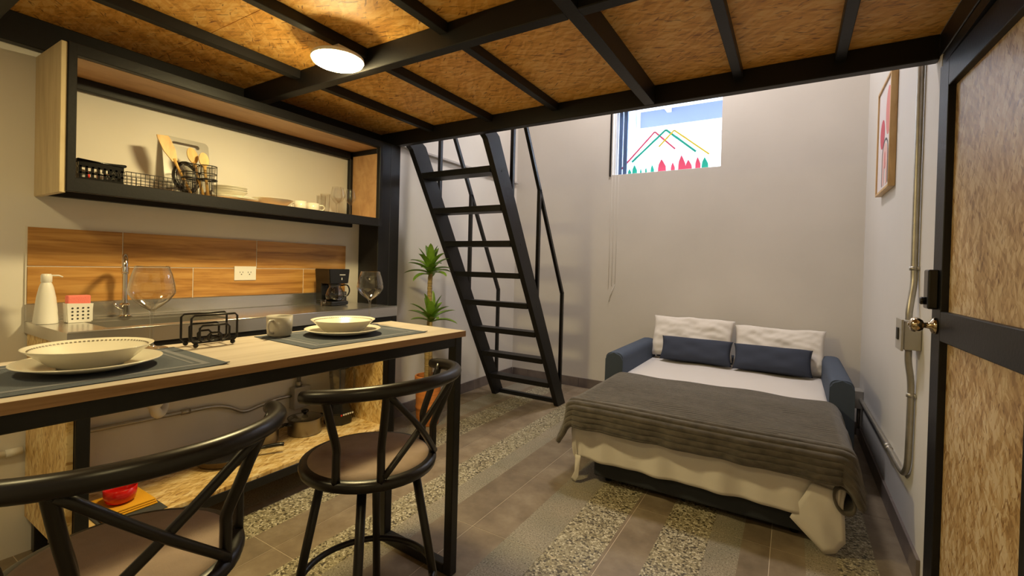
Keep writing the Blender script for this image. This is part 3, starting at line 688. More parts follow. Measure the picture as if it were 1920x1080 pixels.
t = thing('kitchen_faucet', (-2.53, .845, CZ), 'chrome gooseneck faucet behind the sink', 'faucet')
fx, fy = -2.53, .845
bm = BM(); lathe(bm, [(0, 0), (.028, 0), (.028, .006), (.019, .010), (.017, .05), (.019, .055), (.013, .062), (0, .063)], (fx, fy, CZ), 24); obj('base', bm, 'chrome', t, True, 40)
bm = BM(); tube(bm, catmull([(fx, fy, CZ+.05), (fx, fy, CZ+.15), (fx, fy, CZ+.225), (fx+.028, fy-.009, CZ+.265), (fx+.071, fy-.024, CZ+.272), (fx+.114, fy-.038, CZ+.25), (fx+.128, fy-.043, CZ+.20)], 6), .010, 14); obj('spout', bm, 'chrome', t, True)
bm = BM(); lathe(bm, [(.010, 0), (.014, .002), (.014, .03), (.010, .034)], (fx, fy, CZ+.19), 20); obj('collar', bm, 'chrome', t, True, 40)
bm = BM(); tube(bm, [(fx, fy, CZ+.035), (fx+.02, fy-.03, CZ+.045), (fx+.03, fy-.045, CZ+.062)], [.009, .007, .004], 10); obj('lever', bm, 'chrome', t, True)
# coffee maker
t = thing('coffee_maker', (-2.43, 1.87, CZ), 'black drip coffee maker with a glass jug at the far end of the counter', 'coffee maker')
y0, y1 = 1.795, 1.925
obj('base', box(-2.52, -2.37, y0, y1, CZ+.002, CZ+.028, .008), 'black_plastic', t)
obj('tank', box(-2.52, -2.465, y0, y1, CZ+.028, CZ+.170, .006), 'black_plastic', t)
bm = BM(); prism(bm, [(y0-.004, CZ+.135), (y1+.000, CZ+.135), (y1+.010, CZ+.225), (y0-.012, CZ+.225)], 0, -2.515, -2.375); bmesh.ops.bevel(bm, geom=bm.edges[:], offset=.004, segments=2, affect='EDGES')
hd = obj('brew_head', bm, 'black_plastic', t)
bm = BM()
for k in range(6): abox(bm, -2.3745, -2.3735, 1.858+.007*k, 1.863+.007*k, CZ+.187, CZ+.192)
abox(bm, -2.3745, -2.3735, 1.872, 1.876, CZ+.158, CZ+.172)
obj('white_lettering', bm, 'white_mark', hd)
jc = (-2.418, 1.855, CZ+.030)
bm = BM(); lathe(bm, [(0, 0), (.045, 0), (.054, .012), (.056, .035), (.048, .065), (.036, .085), (.038, .095)], jc, 32); jg = obj('jug', bm, 'jug_glass', t, True)
bm = BM(); lathe(bm, [(0, .002), (.043, .002), (.051, .012), (.0535, .032), (0, .033)], jc, 32); obj('coffee', bm, 'coffee', jg, True, 30)
bm = BM(); lathe(bm, [(.0385, .092), (.040, .094), (.040, .102), (0, .103)], jc, 28); obj('lid', bm, 'black_plastic', jg, True, 30)
bm = BM(); tube(bm, catmull([(jc[0]+.01, jc[1]+.038, jc[2]+.092), (jc[0]+.03, jc[1]+.070, jc[2]+.094), (jc[0]+.035, jc[1]+.084, jc[2]+.062), (jc[0]+.03, jc[1]+.074, jc[2]+.030), (jc[0]+.015, jc[1]+.052, jc[2]+.024)], 6), .0045, 8); obj('handle', bm, 'black_plastic', jg, True)
t = thing('shot_glass', (-2.40, 1.775, CZ), 'tiny clear glass beside the coffee maker', 'glass')
bm = BM(); lathe(bm, [(0, .003), (.014, .003), (.018, .04)], (-2.40, 1.765, CZ), 20); obj('glass_body', bm, 'glass', t, True)

# on the lower shelf
LZ = .190
tag(obj('serving_mat', box(-2.33, -2.125, .66, .862, LZ, LZ+.004, .001, 1), 'dark_mat'), 'dark grey woven mat on the lower shelf under the yellow cloth', 'mat')
t = thing('folded_cloth', (-2.27, .77, LZ+.004), 'yellow folded cloth under the red bowl on the lower shelf', 'cloth')
for k in range(3):
    obj('fold', box(-2.375+.004*k, -2.185-.003*k, .672+.002*k, .852-.003*k, LZ+.0045+.008*k, LZ+.0122+.008*k, .0036, 3), 'yellow_cloth', t)
bm = BM(); lathe(bm, [(0, 0), (.034, 0), (.048, .010), (.053, .03), (.054, .06), (.0515, .06), (.050, .03), (.045, .014), (0, .008)], (-2.27, .755, LZ+.0285), 36)
tag(obj('red_bowl', bm, 'red_ceramic', None, True), 'glossy red bowl standing on the yellow folded cloth', 'bowl')
t = thing('frying_pan', (-2.39, 1.14, LZ), 'black frying pan with a long handle on the lower shelf', 'pan')
pcx, pcy = -2.40, 1.215
bm = BM(); lathe(bm, [(0, .004), (.105, .004), (.118, .010), (.132, .040), (.134, .041), (.130, .036), (.114, .012), (0, .009)], (pcx, pcy, LZ), 44); obj('pan_body', bm, 'pan_side', t, True)
bm = BM(); lathe(bm, [(0, .0130), (.112, .0130), (.116, .0145), (.131, .0385), (.134, .0418), (.1352, .0410), (.1345, .039)], (pcx, pcy, LZ), 44); obj('coating', bm, 'black_plastic', t, True)
bm = BM(); tube(bm, catmull([(pcx+.075, pcy+.105, LZ+.034), (pcx+.10, pcy+.145, LZ+.044), (pcx+.135, pcy+.20, LZ+.048), (pcx+.148, pcy+.222, LZ+.046)], 4), [.007]*4+[.010]*9, 10); obj('handle', bm, 'black_plastic', t, True)
def pot(cx, cy, r, h, label):
    t = thing('cooking_pot', (cx, cy, LZ), label, 'pot')
    bm = BM(); lathe(bm, [(0, .001), (r*.95, .001), (r, .008), (r, h), (r+.004, h+.002), (r-.003, h+.001), (r-.004, h*.5), (0, .006)], (cx, cy, LZ), 40); obj('pot_body', bm, 'pot_steel', t, True, 50)
    bm = BM(); lathe(bm, [(r-.004, h+.002), (r*.7, h+.010), (r*.2, h+.017), (0, h+.018)], (cx, cy, LZ), 36); ld = obj('lid', bm, 'jug_glass', t, True)
    bm = BM(); lathe(bm, [(.008, h+.017), (.009, h+.026), (.020, h+.032), (.021, h+.042), (.014, h+.047), (0, h+.048)], (cx, cy, LZ), 20); obj('lid_knob', bm, 'black_plastic', ld, True)
    for s in (-1, 1):
        bm = BM(); tube(bm, catmull([(cx-.022, cy+s*(r-.002), LZ+h*.8), (cx-.02, cy+s*(r+.028), LZ+h*.86), (cx+.02, cy+s*(r+.028), LZ+h*.86), (cx+.022, cy+s*(r-.002), LZ+h*.8)], 4), .005, 8); obj('handle', bm, 'black_plastic', t, True)
    bm = BM(); lathe(bm, [(0, cx+r+.004), (.006, cx+r+.003), (.007, cx+r-.002)], (0, cy+.05, LZ+h*.8), 12, 'x')
pot(-2.425, 1.675, .092, .090, 'lidded steel pot on the lower shelf beside the blender')
pot(-2.475, 1.455, .078, .075, 'smaller lidded steel pot on the lower shelf behind the stool rail')
t = thing('blender', (-2.42, 1.90, LZ), 'black blender with a row of white buttons and a clear jar, on the lower shelf', 'blender')
bx, by = -2.42, 1.905
bm = BM(); lathe(bm, [(0, 0), (.085, 0), (.088, .01), (.086, .07), (.062, .13), (.05, .135), (0, .135)], (bx, by, LZ), 8)
bmesh.ops.rotate(bm, verts=bm.verts, cent=(bx, by, 0), matrix=Matrix.Rotation(R(22.5), 3, 'Z')); bmesh.ops.bevel(bm, geom=bm.edges[:], offset=.004, segments=2, affect='EDGES')
bb_ = obj('motor_base', bm, 'black_plastic', t)
for k in range(6):
    bm = BM(); abox(bm, bx+.0795, bx+.0835, by-.045+.0165*k, by-.034+.0165*k, LZ+.060, LZ+.070, .001, 1); o_ = obj('button', bm, 'red_mark' if k == 0 else 'white_mark', bb_)
bm = BM(); lathe(bm, [(.045, .138), (.050, .15), (.052, .20), (.062, .30), (.063, .345), (.060, .345), (.050, .20), (.044, .15)], (bx, by, LZ), 10); jr = obj('jar', bm, 'jug_glass', t, False)
bm = BM(); tube(bm, catmull([(bx+.02, by+.058, LZ+.32), (bx+.025, by+.095, LZ+.32), (bx+.025, by+.095, LZ+.20), (bx+.02, by+.055, LZ+.18)], 5), .007, 8); obj('jar_handle', bm, 'jug_glass', jr, True)
bm = BM(); lathe(bm, [(.046, .125), (.052, .13), (.052, .146), (.046, .15)], (bx, by, LZ), 28); obj('jar_collar', bm, 'black_plastic', t, True, 40)
bm = BM(); lathe(bm, [(.064, .342), (.066, .345), (.066, .362), (.03, .366), (.03, .378), (0, .378)], (bx, by, LZ), 28); obj('jar_lid', bm, 'black_plastic', t, True, 40)

# pipes on the kitchen wall
t = thing('wall_conduit', (XL, .60, .42), 'thin metal conduit bent along the wall above the lower shelf', 'conduit')
bm = BM(); tube(bm, catmull([(-2.590, .60, .440), (-2.590, .90, .432), (-2.590, 1.12, .424), (-2.590, 1.25, .418), (-2.590, 1.33, .395), (-2.590, 1.41, .352), (-2.590, 1.50, .362), (-2.590, 1.60, .375), (-2.590, 1.69, .375)], 5), .010, 10); obj('pipe', bm, 'galvanised', t, True)
bm = BM(); tube(bm, [(-2.590, 1.10, .4248), (-2.590, 1.14, .4232)], .0135, 10); obj('coupling', bm, 'galvanised', t, True)
t = thing('junction_box', (XL, 1.75, .36), 'grey metal junction box on the wall between the pots and the counter', 'junction box')
obj('box_body', box(XL, XL+.055, 1.69, 1.80, .295, .425, .003), 'grey_box', t)
bm = BM(); tube(bm, [(-2.580, 1.735, .425), (-2.580, 1.735, .87)], .012, 10); tube(bm, [(-2.580, 1.735, .425), (-2.580, 1.735, .455)], .018, 10); obj('pipe', bm, 'galvanised', t, True)
t = thing('waste_pipe', (XL, 0, .35), 'white waste pipe along the wall left of the counter', 'pipe')
bm = BM(); tube(bm, [(-2.590, -.2, .416), (-2.590, .20, .418), (-2.590, .530, .420)], .012, 14); obj('pipe', bm, 'white_plastic', t, True)
bm = BM(); tube(bm, [(-2.590, .50, .420), (-2.590, .545, .420)], .0145, 14); obj('coupling', bm, 'white_plastic', t, True)

# ================================================================== DINING TABLE
dt = thing('bar_table', (-1.080, 1.42, 0), 'tall narrow dining table with an oak top on a black steel frame', 'table')
TX0, TX1, TY0, TY1, TZ = -1.505, -1.076, -.45, 1.430, .945
bm = BM(); abox(bm, TX0+.0012, TX1-.0012, TY0+.0012, TY1-.0012, TZ-.004, TZ); obj('tabletop', bm, 'table_oak', dt)
tb = BM(); abox(tb, TX0, TX1, TY0, TY1, TZ-.022, TZ-.004); abox(tb, TX0, TX0+.0012, TY0, TY1, TZ-.004, TZ-.0003); abox(tb, TX1-.0012, TX1, TY0, TY1, TZ-.004, TZ-.0003); abox(tb, TX0+.0012, TX1-.0012, TY1-.0012, TY1, TZ-.004, TZ-.0003)
obj('top_edging', tb, 'table_edge', dt)
zt = TZ-.022
for x0 in (-1.500, -1.123):
    obj('leg', box(x0, x0+.038, 1.382, 1.420, 0, zt, .003, 1), 'black_metal', dt)
    obj('leg', box(x0, x0+.038, -.44, -.402, 0, zt, .003, 1), 'black_metal', dt)
    obj('apron_rail', box(x0, x0+.038, -.401, 1.381, zt-.036, zt, .003, 1), 'black_metal', dt)
for y0 in (1.382, -.44):
    obj('apron_rail', box(-1.461, -1.124, y0, y0+.038, zt-.036, zt, .003, 1), 'black_metal', dt)
    obj('foot_rail', box(-1.461, -1.124, y0, y0+.038, .0, .038, .003, 1), 'black_metal', dt)
dt.rotation_euler.z = R(-3.0)

TT = TZ+.0003
def placemat(x0, x1, y0, y1, label):
    t = thing('placemat', (x1, y1, TT), label, 'placemat', 'placemats on the dining table')
    def fn(u, v):
        x = x0+(x1-x0)*u; y = y0+(y1-y0)*v; cr = max(0, (u-.9)*10)*max(0, (v-.93)*14)
        return (x, y, TT+.0018+.004*cr*cr)
    bm = grid(fn, 16, 20); solid(obj('weave', bm, 'placemat', t), .0016)
    bm = BM()
    for (a0, a1, b0, b1) in ((x0+.03, x1-.03, y0+.030, y0+.044), (x0+.03, x1-.03, y1-.044, y1-.030), (x0+.03, x0+.044, y0+.044, y1-.044), (x1-.044, x1-.03, y0+.044, y1-.044), (x0+.056, x1-.056, y1-.060, y1-.054), (x0+.056, x1-.056, y0+.054, y0+.060)):
        abox(bm, a0, a1, b0, b1, TT+.0017, TT+.0023)
    obj('border_weave', bm, 'placemat_line', t); t.rotation_euler.z = R(-2.6)
placemat(-1.488, -1.160, .140, .596, 'grey woven placemat nearest the camera, under the large plate')
placemat(-1.484, -1.156, .832, 1.300, 'grey woven placemat at the far end of the table, under the cup')
def setting(cx, cy, r, rb, which):
    z = TT+.0025
    dish('dinner_plate', 'cream dinner plate under the bowl '+which, 'plate', (cx, cy, z), plate_prof(r, .018, .66), 'dinner plates laid on the table', n=64)
    t = thing('soup_bowl', (cx, cy, z), 'cream soup bowl with a dotted rim '+which, 'bowl', 'soup bowls laid on the table')
    bm = BM(); lathe(bm, bowl_prof(rb, .046), (cx, cy, z+.0055), 64); bmesh.ops.remove_doubles(bm, verts=bm.verts[:], dist=1e-6); obj('bowl_body', bm, 'ceramic', t, True)
    bm = BM(); n = 80
    for i in range(n):
        a = 2*math.pi*i/n; rr = rb*.895; x, y = cx+rr*math.cos(a), cy+rr*math.sin(a)
        M_ = Matrix.Translation((x, y, z+.0055+.0412)) @ Matrix.Rotation(a, 4, 'Z') @ Matrix.Rotation(R(-38), 4, 'Y') @ Matrix.Diagonal((.0030, .0042, .0006, 1))
        bmesh.ops.create_cube(bm, size=1, matrix=M_)
    o_ = obj('rim_dots', bm, 'ceramic_dots', t); o_['kind'] = 'stuff'
setting(-1.338, .388, .128, .112, 'nearest the camera')
setting(-1.342, 1.070, .126, .107, 'at the far end of the table')
wineglass((-1.512, .566, TT), .054, .228, .108, 'large round wine glass beside the nearer plate', 'wine glasses on the table', .038, 56)
wineglass((-1.452, 1.283, TT+.0025), .051, .215, .103, 'large wine glass at the far end of the table, before the dark post', 'wine glasses on the table', .038, 56)
cup((-1.452, .902, TT+.0025), .040, .068, 'grey-white coffee mug on the table beside the far placemat setting', R(-62), 'coffee_mug', 'mug_grey')
# wire napkin holder
t = thing('napkin_holder', (-1.455, .70, TT), 'black wire napkin holder on ball feet in the middle of the table', 'napkin holder')
nx0, nx1, ny0, ny1 = -1.488, -1.428, .628, .752
def loop(x, ya, yb, h, r=.0032):
    z0 = TT+.015; rr = min(.007, (yb-ya)/5); pts = [(x, ya+rr, z0), (x, ya, z0+rr), (x, ya, h-rr), (x, ya+rr, h), (x, yb-rr, h), (x, yb, h-rr), (x, yb, z0+rr), (x, yb-rr, z0)]
    bm = BM(); tube(bm, pts, r, 8, closed=True); obj('wire_loop', bm, 'stool_metal', t, True)
for x in (nx0, nx1): loop(x, ny0, ny1, TT+.092); loop(x, ny0+.022, ny1-.022, TT+.062); loop(x, ny0+.044, ny1-.044, TT+.040)
bm = BM()
for yy in (ny0+.02, (ny0+ny1)/2, ny1-.02): tube(bm, [(nx0, yy, TT+.015), (nx1, yy, TT+.015)], .0028, 8)
obj('base_wires', bm, 'stool_metal', t, True)
for x in (nx0, nx1):
    for yy in (ny0+.012, ny1-.012):
        bm = BM(); bmesh.ops.create_uvsphere(bm, u_segments=14, v_segments=8, radius=.0068, matrix=Matrix.Translation((x, yy, TT+.0078))); obj('ball_foot', bm, 'stool_metal', t, True)

# ================================================================== BAR STOOLS
st = thing('bar_stool', (0, 0, 0), 'x', 'stool', 'bar stools at the table')
bm = BM(); lathe(bm, [(0, .657), (.10, .657), (.150, .655), (.166, .650), (.171, .641), (.171, .634)], (0, 0, 0), 48); obj('seat', bm, 'seat_fabric', st, True)
bm = BM(); lathe(bm, [(.165, .648), (.178, .648), (.188, .643), (.190, .634), (.187, .622), (.178, .617), (.10, .617), (.0, .617)], (0, 0, 0), 48); obj('seat_rim', bm, 'stool_metal', st, True)
def pol(r, a, z): return (r*math.cos(R(a)), r*math.sin(R(a)), z)
for a in (40, 130, 220, 310):
    bm = BM(); tube(bm, [pol(.125, a, .617), pol(.187, a, .29), pol(.238, a, .0)], .0125, 12); obj('leg', bm, 'stool_metal', st, True)
bm = BM(); tube(bm, [pol(.188, 5*k, .29) for k in range(72)], .0095, 10, closed=True); obj('foot_ring', bm, 'stool_metal', st, True)
def railz(a): return .893-.030*(abs(a)/100)**2
arc = [pol(.238+.014*(abs(a)/100)**2, a, railz(a)) for a in range(-82, 89, 5)]
bm = BM(); tube(bm, arc, [.0145]+[.0172]*(len(arc)-2)+[.0145], 14); obj('back_rail', bm, 'stool_metal', st, True)
posts = {-69: None, -33: None, 40: None, 76: None}
for a in posts:
    bm = BM(); tube(bm, catmull([pol(.178, a, .640), pol(.178, a, .705), pol(.180, a, .735), pol(.206, a, .800), pol(.238, a, railz(a))], 4), .0105, 12); obj('back_post', bm, 'stool_metal', st, True)
for k_, (a0, a1) in enumerate(((-31, 38), (38, -31))):
    p0, p1 = Vector(pol(.184, a0, .655)), Vector(pol(.234, a1, .874)); pm = (p0+p1)/2+Vector((.008+.010*k_, 0, 0))
    bm = BM(); tube(bm, catmull([p0, pm, p1], 6), .0088, 10); obj('cross_brace', bm, 'stool_metal', st, True)
st.location = (-1.028, .922, 0)
st['label'] = 'black steel bar stool at the far end of the table, taupe round seat'
s2 = copy_tree(st); s2.location = (-1.025, .350, 0); s2.rotation_euler.z = R(-6)
s2['label'] = 'black steel bar stool in the near left corner, cut off by the picture edge'

# ================================================================== PLANT
px_, py_ = -2.315, 2.625
t = thing('potted_dracaena', (px_, py_, 0), 'tall two-tiered green dracaena in a terracotta pot beside the dark post', 'plant')
bm = BM(); lathe(bm, [(0, 0), (.078, 0), (.083, .006), (.088, .10), (.0885, .12), (.092, .125), (.0925, .14), (.089, .145), (.094, .30), (.096, .335), (.100, .338), (.101, .362), (.097, .366), (.088, .366), (.086, .30), (0, .30)], (px_, py_, 0), 44); obj('pot', bm, 'terracotta', t, True, 50)
bm = BM(); lathe(bm, [(.087, .325), (.05, .332), (0, .335)], (px_, py_, 0), 28); obj('soil', bm, 'soil', t, True)
tx_, ty_ = px_-.005, py_
bm = BM(); tr = []
for k in range(46): tr.append((tx_+.004*math.sin(k*.3), ty_, .32+.85*k/45))
tube(bm, tr, [(.031 if k < 22 else .021)-(k*.0001)+(.0012 if k % 2 else -.0008) for k in range(46)], 14); obj('trunk', bm, 'trunk', t, True)
bm = BM(); tube(bm, [(px_+.03, py_-.015, .33), (px_+.032, py_-.02, .6), (px_+.028, py_-.02, .80)], [.014, .013, .011], 10); obj('trunk', bm, 'trunk', t, True)
def leaf(base, az, el, L, w, droop):
    b = Vector(base); bm = BM(); n = 9; rows = []
    hd_ = Vector((math.cos(az), math.sin(az), 0)); sd = Vector((-math.sin(az), math.cos(az), 0)); p = b.copy(); e = el
    for k in range(n+1):
        s = k/n; ww = w*(math.sin(math.pi*min(1, s*.80+.16))**.8)*(1 if s < .98 else .06); up = Vector((-math.sin(e)*hd_.x, -math.sin(e)*hd_.y, math.cos(e)))
        rows.append([bm.verts.new(p-sd*ww/2+up*ww*.22), bm.verts.new(p), bm.verts.new(p+sd*ww/2+up*ww*.22)])
        d_ = hd_*math.cos(e)+Vector((0, 0, math.sin(e))); p = p+d_*L/n; e -= droop/n
    for k in range(n):
        for j in (0, 1): bm.faces.new((rows[k][j], rows[k][j+1], rows[k+1][j+1], rows[k+1][j]))
    obj('leaf', bm, 'leaf', t, True)
rr = random.Random(11)
for k in range(21):
    el = R(80-3.3*k); leaf((tx_, ty_, 1.165-.0025*k), k*2.399+.6, el, .165+.050*rr.random(), .060, R(38+26*rr.random()) if k > 4 else R(14))
for k in range(16):
    el = R(80-3.8*k); leaf((px_+.028, py_-.02, .795-.002*k), k*2.399+2.1, el, .16+.055*rr.random(), .058, R(30+30*rr.random()) if k > 4 else R(12))

# ================================================================== LADDER STAIRS
ld = thing('loft_ladder', (-2.035, 3.66, 0), 'steep black steel ladder stair with thin handrails up to the mezzanine', 'ladder')
def ymid(z): return 3.582-(z/2.0)*1.160   # front line of the stringers
for x0 in (-2.380, -1.732):
    bm = BM(); prism(bm, [(3.590, 0), (3.735, 0), (2.565, 2.065), (2.50, 2.10), (2.381, 2.10), (2.381, 2.045), (2.43, 2.02)], 0, x0, x0+.042)
    bmesh.ops.bevel(bm, geom=bm.edges[:], offset=.003, segments=1, affect='EDGES'); obj('stringer', bm, 'charcoal_paint', ld)
for z in (.215, .440, .675, .910, 1.145, 1.380, 1.620, 1.862):
    y0 = ymid(z)+.02
    bm = BM(); abox(bm, -2.336, -1.734, y0, y0+.125, z-.038, z, .003, 1); abox(bm, -2.336, -1.734, y0-.004, y0+.004, z-.006, z+.004, .001, 1)
    obj('tread', bm, 'charcoal_paint', ld)
obj('foot_bar', box(-2.337, -1.733, 3.665, 3.705, .0, .035, .002, 1), 'charcoal_paint', ld)
for x in (-2.366, -1.704):
    bm = BM(); bar(bm, (x, 3.635, 0), (x, 3.635, .985), .026, .026, up=(0, 1, 0)); bar(bm, (x, 3.635, .975), (x, 2.56, 2.90), .026, .026); obj('handrail', bm, 'black_metal', ld)
    for yy, z0 in ((2.760, 1.54), (3.172, .85)):
        zr = .975+(3.635-yy)*(2.90-.975)/(3.635-2.56)
        bm = BM(); bar(bm, (x, yy, z0), (x, yy, zr), .026, .026, up=(0, 1, 0)); obj('rail_post', bm, 'black_metal', ld)
bm = BM()
for x in (-2.359, -1.711):
    for z in (.44, .91, 1.38, 1.86):
        lathe(bm, [(0, x+.024), (.006, x+.024), (.008, x+.020)], (0, ymid(z)+.10, z-.02), 6, 'x')
obj('bolts', bm, 'black_metal', ld)

# ================================================================== SOFA BED
sb_ = thing('sofa_bed', (-.405, 3.3, 0), 'blue sofa bed pulled out as a double bed with rounded arms', 'sofa bed')
def arm(x0, x1):
    bm = BM(); y0, y1 = 3.20, 4.12; r = (x1-x0)/2; cx = (x0+x1)/2; n = 12
    prof = [(x0, .07), (x0-.003, .30)]+[(cx-r*math.copysign(abs(math.cos(math.pi*k/n))**.7, math.cos(math.pi*k/n)), .60-r*.8+r*.8*math.sin(math.pi*k/n)**.8) for k in range(n+1)]+[(x1+.003, .30), (x1, .07)]
    prism(bm, prof, 1, y0, y1); bmesh.ops.bevel(bm, geom=[e for e in bm.edges if abs(e.verts[0].co.y-e.verts[1].co.y) < 1e-4], offset=.010, segments=3, affect='EDGES')
    obj('arm', bm, 'sofa_blue', sb_, True, 35)
arm(-1.140, -1.012); arm(.200, .318)
obj('backrest', box(-1.01, .198, 4.13, 4.30, .08, .50, .03, 3), 'sofa_blue', sb_)
obj('base', box(-.925, .140, 2.45, 4.12, .036, .30, .012), 'base_fabric', sb_)
obj('mattress', box(-.985, .175, 2.445, 4.12, .305, .440, .03, 4), 'pillow_white', sb_)
for x in (-.86, .04):
    for y in (2.52, 3.9):
        bm = BM(); lathe(bm, [(0, 0), (.018, 0), (.022, .036)], (x, y, 0), 16); obj('leg', bm, 'black_plastic', sb_, True)

# draped cloths: the top lies flat, what hangs over folds down round the corners
def drape(x0, x1, y0, y1, z, ox0, ox1, oy, rho, flare, nx, ny, wob, ribs=0.0, ridge=0.0, seed=0, hem=None, thick=0):
    L0, L1 = x0-ox0, x1+ox1; Y0 = y0-oy
    def soft(v, a): # arc length v past the edge -> (out, down) round a bend of radius rho
        q = rho*math.pi/2
        if v <= q: t_ = v/rho; return rho*math.sin(t_), rho*(1-math.cos(t_))
        return rho+(v-q)*flare, rho+(v-q)*math.sqrt(1-flare*flare)
    def fn(u, v):
        sx = L0+(L1-L0)*u; sy = Y0+(y1-Y0)*v
        a = (x0-sx) if sx < x0 else ((sx-x1) if sx > x1 else 0); sg = -1 if sx < x0 else 1
        b = (y0-sy) if sy < y0 else 0
        bx_ = min(max(sx, x0), x1); by_ = max(sy, y0); n_ = math.sin(sx*17+seed)*math.sin(sy*13+seed*2)
        if a == 0 and b == 0: return (sx, sy, z+wob*.35*n_+wob*.35*math.sin(sx*5+sy*7+seed)+ribs*.55*max(0, min(1, (3.15-sy)*1.8))*math.sin(sy*2*math.pi/.027+.5*math.sin(sx*6))+ridge*noise.noise(Vector((sx*3.1+sy*2.0, sy*5.0, seed))))
        ln = math.hypot(a, b)
        if hem and a > 0 and b > 0: ln = min(ln, hem+.25*(ln-hem)) if ln > hem else ln
        out, down = soft(ln, 0); th = math.atan2(b, a)
        side = math.cos(th)*sg; front = -math.sin(th)
        h = min(1, down/.08); cornerw = math.sin(2*th)**2 if (a > 0 and b > 0) else 0
        w_ = wob*h*(math.sin(sx*23+seed)+.6*math.sin(sx*41+seed*3))*(1 if b > 0 else 0)+wob*h*(math.sin(sy*19+seed)+.5*math.sin(sy*37+seed))*(1 if a > 0 else 0)
        w_ += cornerw*rho*.2
        rb = ribs*math.sin((b if b > 0 else sy)*2*math.pi/.027+.5*math.sin(sx*6)) if b > 0 else 0
        return (bx_+side*(out+w_+rb), by_+front*(out+w_+rb), z-down+rb*.5*(1-h))
    return grid(fn, nx, ny)
sh = obj('bed_sheet', drape(-1.005, .188, 2.425, 4.12, .446, .24, .26, .318, .022, .03, 130, 130, .009, seed=2, hem=.32), 'sheet', None, True)
def flap(pts, m, par, name='corner_fold'):
    # a hanging corner of cloth: polygon with a soft ridge down its middle, real thickness
    bm = BM(); n = len(pts); c_ = Vector((sum(p[0] for p in pts)/n, sum(p[1] for p in pts)/n-.014, sum(p[2] for p in pts)/n)); cv = bm.verts.new(c_)
    vs = [bm.verts.new(p) for p in pts]
    for i in range(n): bm.faces.new((cv, vs[i], vs[(i+1) % n]))
    bmesh.ops.subdivide_edges(bm, edges=bm.edges[:], cuts=4, use_grid_fill=True)
    for v in bm.verts: v.co.y += .004*math.sin(v.co.x*60+v.co.z*30)
    return solid(obj(name, bm, m, par, True), .0022)
flap([(.020, 2.395, .118), (.060, 2.390, .215), (.098, 2.385, .295), (.185, 2.395, .28), (.216, 2.400, .195), (.224, 2.395, .065), (.19, 2.385, .02), (.150, 2.380, .004), (.09, 2.385, .055)], 'sheet', sh)
flap([(-1.015, 2.40, .15), (-1.012, 2.395, .06), (-1.035, 2.385, .012), (-1.005, 2.38, .004), (-.985, 2.383, .03), (-.982, 2.395, .15)], 'sheet', sh)
tag(sh, 'cream-white bed sheet hanging over the foot of the sofa bed', 'bed sheet'); solid(sh, .002)
bl = obj('ribbed_blanket', drape(-1.010, .192, 2.41, 3.20, .457, .225, .20, .165, .050, .20, 120, 480, .007, ribs=.0088, ridge=.012, seed=5), 'blanket', None, True)
bm = grid(lambda u, v: (.214+.030*math.cos(2*math.pi*u)+.010*math.sin(2*math.pi*u), 2.375+.16*v, .247-.050*math.sin(2*math.pi*u)+.03*v), 28, 6, close_u=True)
rl = obj('rolled_corner', bm, 'blanket', bl, True); solid(rl, .010)
tag(bl, 'grey-brown ribbed plush blanket spread over the foot of the bed', 'blanket'); solid(bl, .012, 1)

def pillow(name, cx, cy, cz, w, h, th, tilt, yaw, m, label, cat, group, seed=0, crump=.0):
    bm = BM(); nu, nv = 44, 30
    V = {}
    for s in (1, -1):
        for i in range(nu+1):
            for j in range(nv+1):
                u, v = i/nu*2-1, j/nv*2-1
                edge = (1-u**4)*(1-v**4); 
                pin = 1-.055*(1-abs(v)**2)*abs(u)**6; pin2 = 1-.07*(1-abs(u)**2)*abs(v)**6
                x = u*w/2*pin; y = v*h/2*pin2
                d_ = th/2*(max(0, edge)**.42)*(1+.05*math.sin(u*7+seed)*math.sin(v*6+seed*2)+crump*1.7*noise.noise(Vector((u*2.6+seed*9, v*4.2+u*1.5, seed)))+crump*.9*noise.noise(Vector((u*7+seed*3, v*5-u*4, seed+5))))
                y += crump*.10*h*(math.sin(u*4+seed)+.6*math.sin(u*9+seed*2))*v
                if s < 0 and (i in (0, nu) or j in (0, nv)): V[(s, i, j)] = V[(1, i, j)]
                else: V[(s, i, j)] = bm.verts.new((x, -s*d_, y))
        for i in range(nu):
            for j in range(nv):
                q = [V[(s, i, j)], V[(s, i+1, j)], V[(s, i+1, j+1)], V[(s, i, j+1)]]
                bm.faces.new(q if s > 0 else q[::-1])
    bmesh.ops.transform(bm, matrix=Matrix.Translation((cx, cy, cz)) @ Matrix.Rotation(R(yaw), 4, 'Z') @ Matrix.Rotation(R(tilt), 4, 'X'), verts=bm.verts)
    return tag(obj(name, bm, m, None, True), label, cat, group)
pillow('bed_pillow', -.715, 4.10, .635, .655, .37, .13, -26, 0, 'pillow_white', 'white bed pillow on the left against the back wall', 'pillow', 'white pillows at the head of the bed', seed=1, crump=.12)
pillow('bed_pillow', -.078, 4.095, .615, .62, .35, .13, -28, 0, 'pillow_white', 'white bed pillow on the right against the back wall', 'pillow', 'white pillows at the head of the bed', seed=4, crump=.12)
pillow('bolster_cushion', -.655, 3.955, .556, .545, .205, .12, -28, 0, 'navy_fabric', 'dark blue cushion propped on the left white pillow', 'cushion', 'dark blue cushions on the bed', seed=2)
pillow('bolster_cushion', -.115, 3.945, .552, .52, .205, .12, -28, 0, 'navy_fabric', 'dark blue cushion propped on the right white pillow', 'cushion', 'dark blue cushions on the bed', seed=6)

